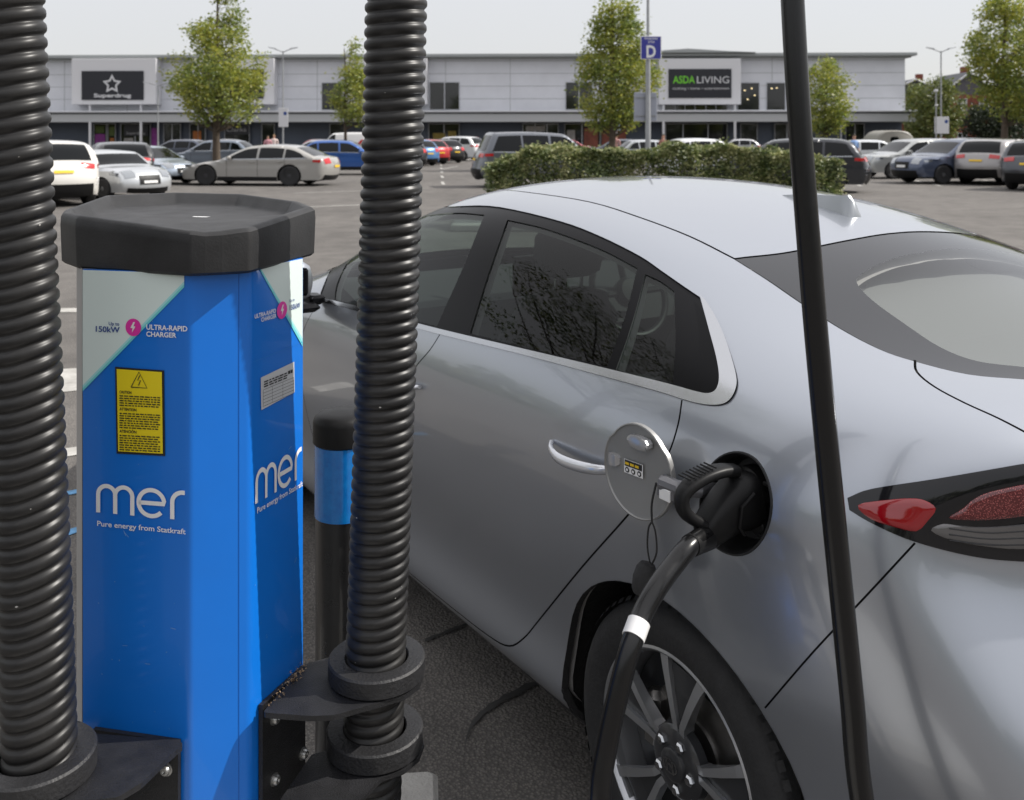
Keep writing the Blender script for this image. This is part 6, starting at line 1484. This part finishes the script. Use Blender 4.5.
tree(1062, 110, [(70, 1050, 1080), (90, 1036, 1100), (120, 1036, 1100), (140, 1045, 1090)], .4, "dark tree outside the right picture edge behind the brick houses", leaf='leafB', ncl=200, per=24, lsize=.2, seed=41, spread=.5)
tree(-1240, 6.0, [(-1650, -1500, -1000), (-1350, -1700, -760), (-1000, -1800, -640), (-700, -1800, -620), (-420, -1700, -700), (-230, -1500, -900)], .3, "leafy tree out of the picture to the left whose foliage shows in the car windows", leaf='leafB', ncl=420, per=30, lsize=.06, seed=51, spread=.26, group=None, inner=.2)
# belt of trees far behind and beside the viewpoint, added unseen to darken reflections
rng = np.random.default_rng(5); parts_ = []
for (xa, ya, xb, yb, n_) in ((-110, -70, 120, -75, 9000), (-115, -70, -100, 60, 6000), (125, -75, 120, 40, 6000), (84, 150, 230, 95, 5000), (-75, 150, -230, 95, 5000)):
    t_ = rng.random(n_); hh = 9 + 3 * np.sin(t_ * 37) + 1.5 * np.sin(t_ * 91); parts_.append(np.stack([xa + (xb - xa) * t_ + rng.normal(0, 1.5, n_), ya + (yb - ya) * t_ + rng.normal(0, 1.5, n_), rng.random(n_) ** .8 * hh], -1))
v, f = leaves(np.concatenate(parts_), 1.1, rng); me = bpy.data.meshes.new("added_tree_belt"); me.from_pydata(v.tolist(), [], f); me.materials.append(M['leafB']); o = bpy.data.objects.new("added_tree_belt", me); COL.objects.link(o)
tag(o, "unseen belt of green trees added round the car park to darken reflections", "tree belt", kind='stuff')
# hedge on the island behind the silver car
HD = 17.0; rng = np.random.default_rng(77); hx0, hx1 = (488 - PX0) / F * HD, (836 - PX0) / F * HD
hed = thing("hedge", ((hx0 + hx1) / 2, HD, 0), 0, "long clipped laurel hedge with pale leaf tips behind the silver-blue car's roof", "hedge")
N = 52000; L_ = hx1 - hx0; dep = 1.15
x = rng.uniform(-L_ / 2, L_ / 2, N); u = rng.random(N)
topz = 1.385 + .05 * np.sin(x * 2.3) + .035 * np.sin(x * 5.9 + 1) + .02 * np.sin(x * 13); endr = np.clip((L_ / 2 - np.abs(x)) / .9, 0, 1) ** .6; topz *= .74 + .26 * endr; x = x + rng.normal(0, .05, N)
face = rng.random(N); y = np.where(face < .6, -dep / 2 + np.abs(rng.normal(0, .12, N)), rng.uniform(-dep / 2, dep / 2, N)); z = np.where(face < .6, rng.uniform(.03, 1, N) * topz, topz - np.abs(rng.normal(0, .12, N)) + (rng.random(N) < .06) * rng.uniform(0, .10, N))
y = y * (.55 + .45 * endr) + .06 * np.sin(x * 3.1 + z * 4); lump = np.array([noise.noise(Vector((a * 2.2, b * 2.2, c * 2.2))) for a, b, c in zip(x, y, z)]); y -= lump * .20; z += lump * .13
v, f = leaves(np.stack([x, y, np.maximum(z, .03)], -1), .036, rng)
me = bpy.data.meshes.new("foliage"); me.from_pydata(v.tolist(), [], f); me.materials.append(M['leafH']); o = bpy.data.objects.new("foliage", me); COL.objects.link(o); o.parent = hed
mb = MB(); rn = random.Random(4)
for k in range(90):
    x_ = rn.uniform(-L_ / 2 + .2, L_ / 2 - .2); y_ = rn.uniform(-.35, .35); mb.tube([(x_, y_, 0), (x_ + rn.uniform(-.1, .1), y_ + rn.uniform(-.1, .1), .6), (x_ + rn.uniform(-.2, .2), y_ + rn.uniform(-.2, .2), 1.22)], [.014, .010, .004], 5, False)
mb.build("stem", M['bark'], hed)
kb2 = MB(); cxh = (hx0 + hx1) / 2; kb2.box((cxh, HD, .06), (L_ + 1.2, 2.2, .12), 0, .02); tag(kb2.build("kerb", mat("kerb_stone", (.33, .32, .30), rough=.9, var=.2, vscale=3)), kind='structure')
# ------------------------------------------------------------------ lamp posts, signs, people
M['galv'] = mat("galvanised_steel", (.33, .34, .35), rough=.5, metal=.6, var=.15, vscale=2)
def lamp(px, D, ytop, label, w_=.14, arm=.85):
    X = (px - PX0) / F * D; zt_ = H - (ytop - PY0) * D / F; r = thing("street_lamp", (X, D, 0), 0, label, "street lamp", "street lamps of the car park")
    m_ = MB(); m_.tube([(0, 0, 0), (0, 0, 1.2), (0, 0, 1.21), (0, 0, zt_)], [w_ * .62, w_ * .62, w_ * .45, w_ * .32], 12); m_.build("pole", M['galv'], r, smooth=True, angle=40)
    for s_ in (-1, 1):
        m_ = MB(); m_.tube([(0, 0, zt_ - .1), (s_ * arm * .4, 0, zt_ + .06), (s_ * arm * .7, 0, zt_ + .14)], .035, 8); a = m_.build("arm", M['galv'], r, smooth=True)
        m_ = MB(); m_.loft([[(s_ * arm * .6, -.12, zt_ + .12), (s_ * arm * .6, .12, zt_ + .12), (s_ * arm * .6, .10, zt_ + .20), (s_ * arm * .6, -.10, zt_ + .20)], [(s_ * arm * 1.25, -.10, zt_ + .24), (s_ * arm * 1.25, .10, zt_ + .24), (s_ * arm * 1.25, .08, zt_ + .29), (s_ * arm * 1.25, -.08, zt_ + .29)]], True, True); m_.build("lamp_head", M['galv'], a)
    return r
lamp(283, 69, 51, "double-armed street lamp with a white notice board, right of the maple")
lamp(158, 88, 85, "lower double-armed street lamp in front of the star sign frame", arm=1.1)
lamp(941, 69, 51, "double-armed street lamp in front of the brick houses on the right")
lamp(841, 88, 76, "lower double-armed street lamp behind the round yellow-green tree", arm=.8)
def board(name, px, D, x0, y0, x1, y1, m, label, cat, dy=-.12, th=.03):
    a, b = at(x0, y0, D), at(x1, y1, D); c = (a + b) / 2; r = thing(name, (c.x, D + dy, 0), 0, label, cat)
    m_ = MB(); m_.box((0, 0, c.z), (abs(b.x - a.x), th, abs(a.z - b.z)), 0, .008); m_.build("panel", m, r)
    m_ = MB(); m_.box((0, th / 2 + .02, c.z + .2), (.20, .03, .04)); m_.box((0, th / 2 + .02, c.z - .2), (.20, .03, .04)); m_.build("clamp", M['galv'], r)
    return r, c
bd1, c1 = board("notice_board", 283, 69, 279, 108, 288.5, 127, M['whitep'], "white rectangular notice board on the street lamp right of the maple", "notice board")
m_ = MB(); p = at(285.5, 113.5, 69); disc(m_, Vector((p.x - c1.x, -.02, p.z)), (1, 0, 0), .13); m_.build("parking_symbol", M['navy'], bd1)
bd2, c2 = board("notice_board", 941, 69, 933.8, 116.8, 948.2, 133.6, M['whitep'], "white square notice board on the street lamp in front of the brick houses", "notice board")
m_ = MB(); p = at(945.5, 121.6, 69); disc(m_, Vector((p.x - c2.x, -.02, p.z)), (1, 0, 0), .13); m_.build("parking_symbol", M['navy'], bd2)
# camera mast
X = (936 - PX0) / F * 66; r = thing("camera_mast", (X, 66, 0), 0, "slim mast with a small white camera left of the right-hand street lamp", "camera mast")
m_ = MB(); m_.tube([(0, 0, 0), (0, 0, 4.9)], .05, 8); m_.build("mast", M['galv'], r, smooth=True)
m_ = MB(); m_.box((-.05, -.1, 4.85), (.2, .35, .16), 0, .03); m_.build("camera_head", M['whitep'], r); m_ = MB(); m_.lathe((0, -.05, 3.9), (0, 0, -1), [(.10, 0), (.11, .08), (.001, .18)], 12); m_.build("dome_camera", M['whitep'], r, smooth=True)
# tall pole with the letter D
D = 34.0; X = (648 - PX0) / F * D; r = thing("parking_zone_sign", (X, D, 0), 0, "tall grey pole carrying the blue sign with a white letter D", "sign")
m_ = MB(); m_.tube([(0, 0, 0), (0, 0, 2.6), (0, 0, 2.62), (0, 0, 4.4), (0, 0, 4.42), (0, 0, 8.6)], [.098, .098, .095, .085, .058, .045], 14); m_.build("pole", M['galv'], r, smooth=True, angle=30)
a, b = at(640.5, 36, D - .15), at(661.5, 59.5, D - .15); c = (a + b) / 2; cx_ = c.x - X
m_ = MB(); m_.box((cx_, -.15, c.z), (b.x - a.x, .03, a.z - b.z), 0, .01); pn_ = m_.build("sign_panel", M['whitep'], r)
m_ = MB(); m_.box((cx_, -.168, c.z), (b.x - a.x - .06, .006, a.z - b.z - .06)); m_.build("blue_face", mat("sign_blue", (.035, .04, .30), rough=.4), pn_)
m_ = MB(); put_text(m_, "D", (cx_, -.174, c.z - .34), (1, 0, 0), (0, 0, 1), capheight=.42, width=.33, bold=.03, align='C')
put_text(m_, "PARKING", (cx_, -.174, c.z + .29), (1, 0, 0), (0, 0, 1), capheight=.07, width=.46, bold=.01, align='C'); put_text(m_, "ZONE", (cx_, -.174, c.z + .17), (1, 0, 0), (0, 0, 1), capheight=.07, width=.24, bold=.01, align='C'); m_.build("lettering", M['white'], pn_)
a, b = at(635, 92, D - .12), at(658, 121, D - .12); c = (a + b) / 2; m_ = MB(); m_.box((c.x - X, .16, c.z), (b.x - a.x, .03, a.z - b.z), 0, .01); bp_ = m_.build("board", mat("grey_board_back", (.36, .38, .44), rough=.5, metal=.3), r)
m_ = MB()
for dz in (-.33, .33): m_.box((c.x - X, .13, c.z + dz), (b.x - a.x - .1, .03, .04))
m_.build("board_rail", M['galv'], bp_)
rr_, _c = board("small_sign", 617, 60, 612, 122, 621, 130.5, mat("pale_sign", (.42, .50, .56), rough=.5), "small pale blue sign on a short post under the pointed tree", "sign")
m_ = MB(); m_.tube([(0, .05, 0), (0, .05, 2.6)], .03, 8); m_.build("post", M['galv'], rr_)
m_ = MB(); 
# people
def person(px, D, rz, shirt, trousers, label, hair=(.05, .035, .02), h=1.75, bag=None):
    X = (px - PX0) / F * D; r = thing("person", (X, D, 0), rz, label, "person")
    k = h / 1.75
    J = {'pelvis': (0, 0, .95, .135, .10), 'waist': (0, 0, 1.08, .125, .095), 'chest': (0, -.01, 1.30, .16, .11), 'neckb': (0, 0, 1.46, .075, .07), 'neck': (0, .0, 1.53, .052, .052), 'head': (0, -.02, 1.61, .075, .085), 'head2': (0, -.01, 1.69, .07, .08), 'crown': (0, 0, 1.735, .035, .04)}
    names = list(J); vv = [J[n] for n in names]; ed = [(i, i + 1) for i in range(len(names) - 1)]
    def chain(start, pts):
        prev = start
        for p in pts: vv.append(p); ed.append((prev, len(vv) - 1)); prev = len(vv) - 1
    for s_, st in ((1, .10), (-1, -.12)):
        chain(0, [(s_ * .10, 0, .86, .088, .088), (s_ * .105, -st * .7, .50, .060, .060), (s_ * .105, st * .4, .09, .042, .042), (s_ * .11, st * .4 - .14, .035, .036, .03)])
        chain(2, [(s_ * .19, 0, 1.42, .058, .058), (s_ * .235, st * .3, 1.14, .043, .043), (s_ * .24, st * .3 - .10, .90, .032, .032), (s_ * .24, st * .3 - .12, .80, .034, .022)])
    me = bpy.data.meshes.new("b"); me.from_pydata([(a[0] * k, a[1] * k, a[2] * k) for a in vv], ed, []); ob = bpy.data.objects.new("b", me); COL.objects.link(ob)
    md = ob.modifiers.new("s", 'SKIN'); md.use_smooth_shade = True
    if not me.skin_vertices: me.attributes  # layer is made by the modifier data below
    import bmesh as _bm
    bm = _bm.new(); bm.from_mesh(me); ly = bm.verts.layers.skin.verify()
    for i, v_ in enumerate(bm.verts): v_[ly].radius = (vv[i][3] * k, vv[i][4] * k); v_[ly].use_root = (i == 0)
    bm.to_mesh(me); bm.free(); ob.modifiers.new("ss", 'SUBSURF').levels = 1
    bpy.context.view_layer.update(); m2 = bpy.data.meshes.new_from_object(ob.evaluated_get(bpy.context.evaluated_depsgraph_get())); bpy.data.objects.remove(ob)
    m2.name = "body"; m2.materials.clear()
    for m_ in (mat("skin", (.50, .28, .20), rough=.6), mat("shirt_cloth", shirt, rough=.9), mat("trouser_cloth", trousers, rough=.9), mat("hair", hair, rough=.7)): m2.materials.append(m_)
    for p in m2.polygons:
        c = p.center / k; p.use_smooth = True
        if c.z > 1.66 or (c.z > 1.56 and c.y > .02 and abs(c.x) < .1): i = 3
        elif c.z > 1.49 and abs(c.x) < .12: i = 0
        elif abs(c.x) > .18 and c.z < 1.12: i = 0
        elif c.z > .96 or abs(c.x) > .19: i = 1
        else: i = 2
        p.material_index = i
    o = bpy.data.objects.new("body", m2); COL.objects.link(o); o.parent = r; return r
person(854, 43, R(20), (.22, .34, .58), (.03, .03, .05), "man in a light blue shirt standing between the parked cars on the right")
person(268, 60, R(0), (.62, .30, .34), (.05, .05, .08), "person in a pink top by the shops, right of the maple")
person(274, 61, R(10), (.70, .58, .55), (.20, .16, .14), "fair-haired person in a pale top beside the one in pink", hair=(.3, .2, .1), h=1.82)
person(616, 56, R(-20), (.48, .26, .24), (.04, .04, .05), "person in a faded red top standing under the pointed tree", h=1.8)
person(663, 44, R(30), (.22, .10, .08), (.05, .05, .06), "person in a brown jacket right of the letter D pole", h=1.78)
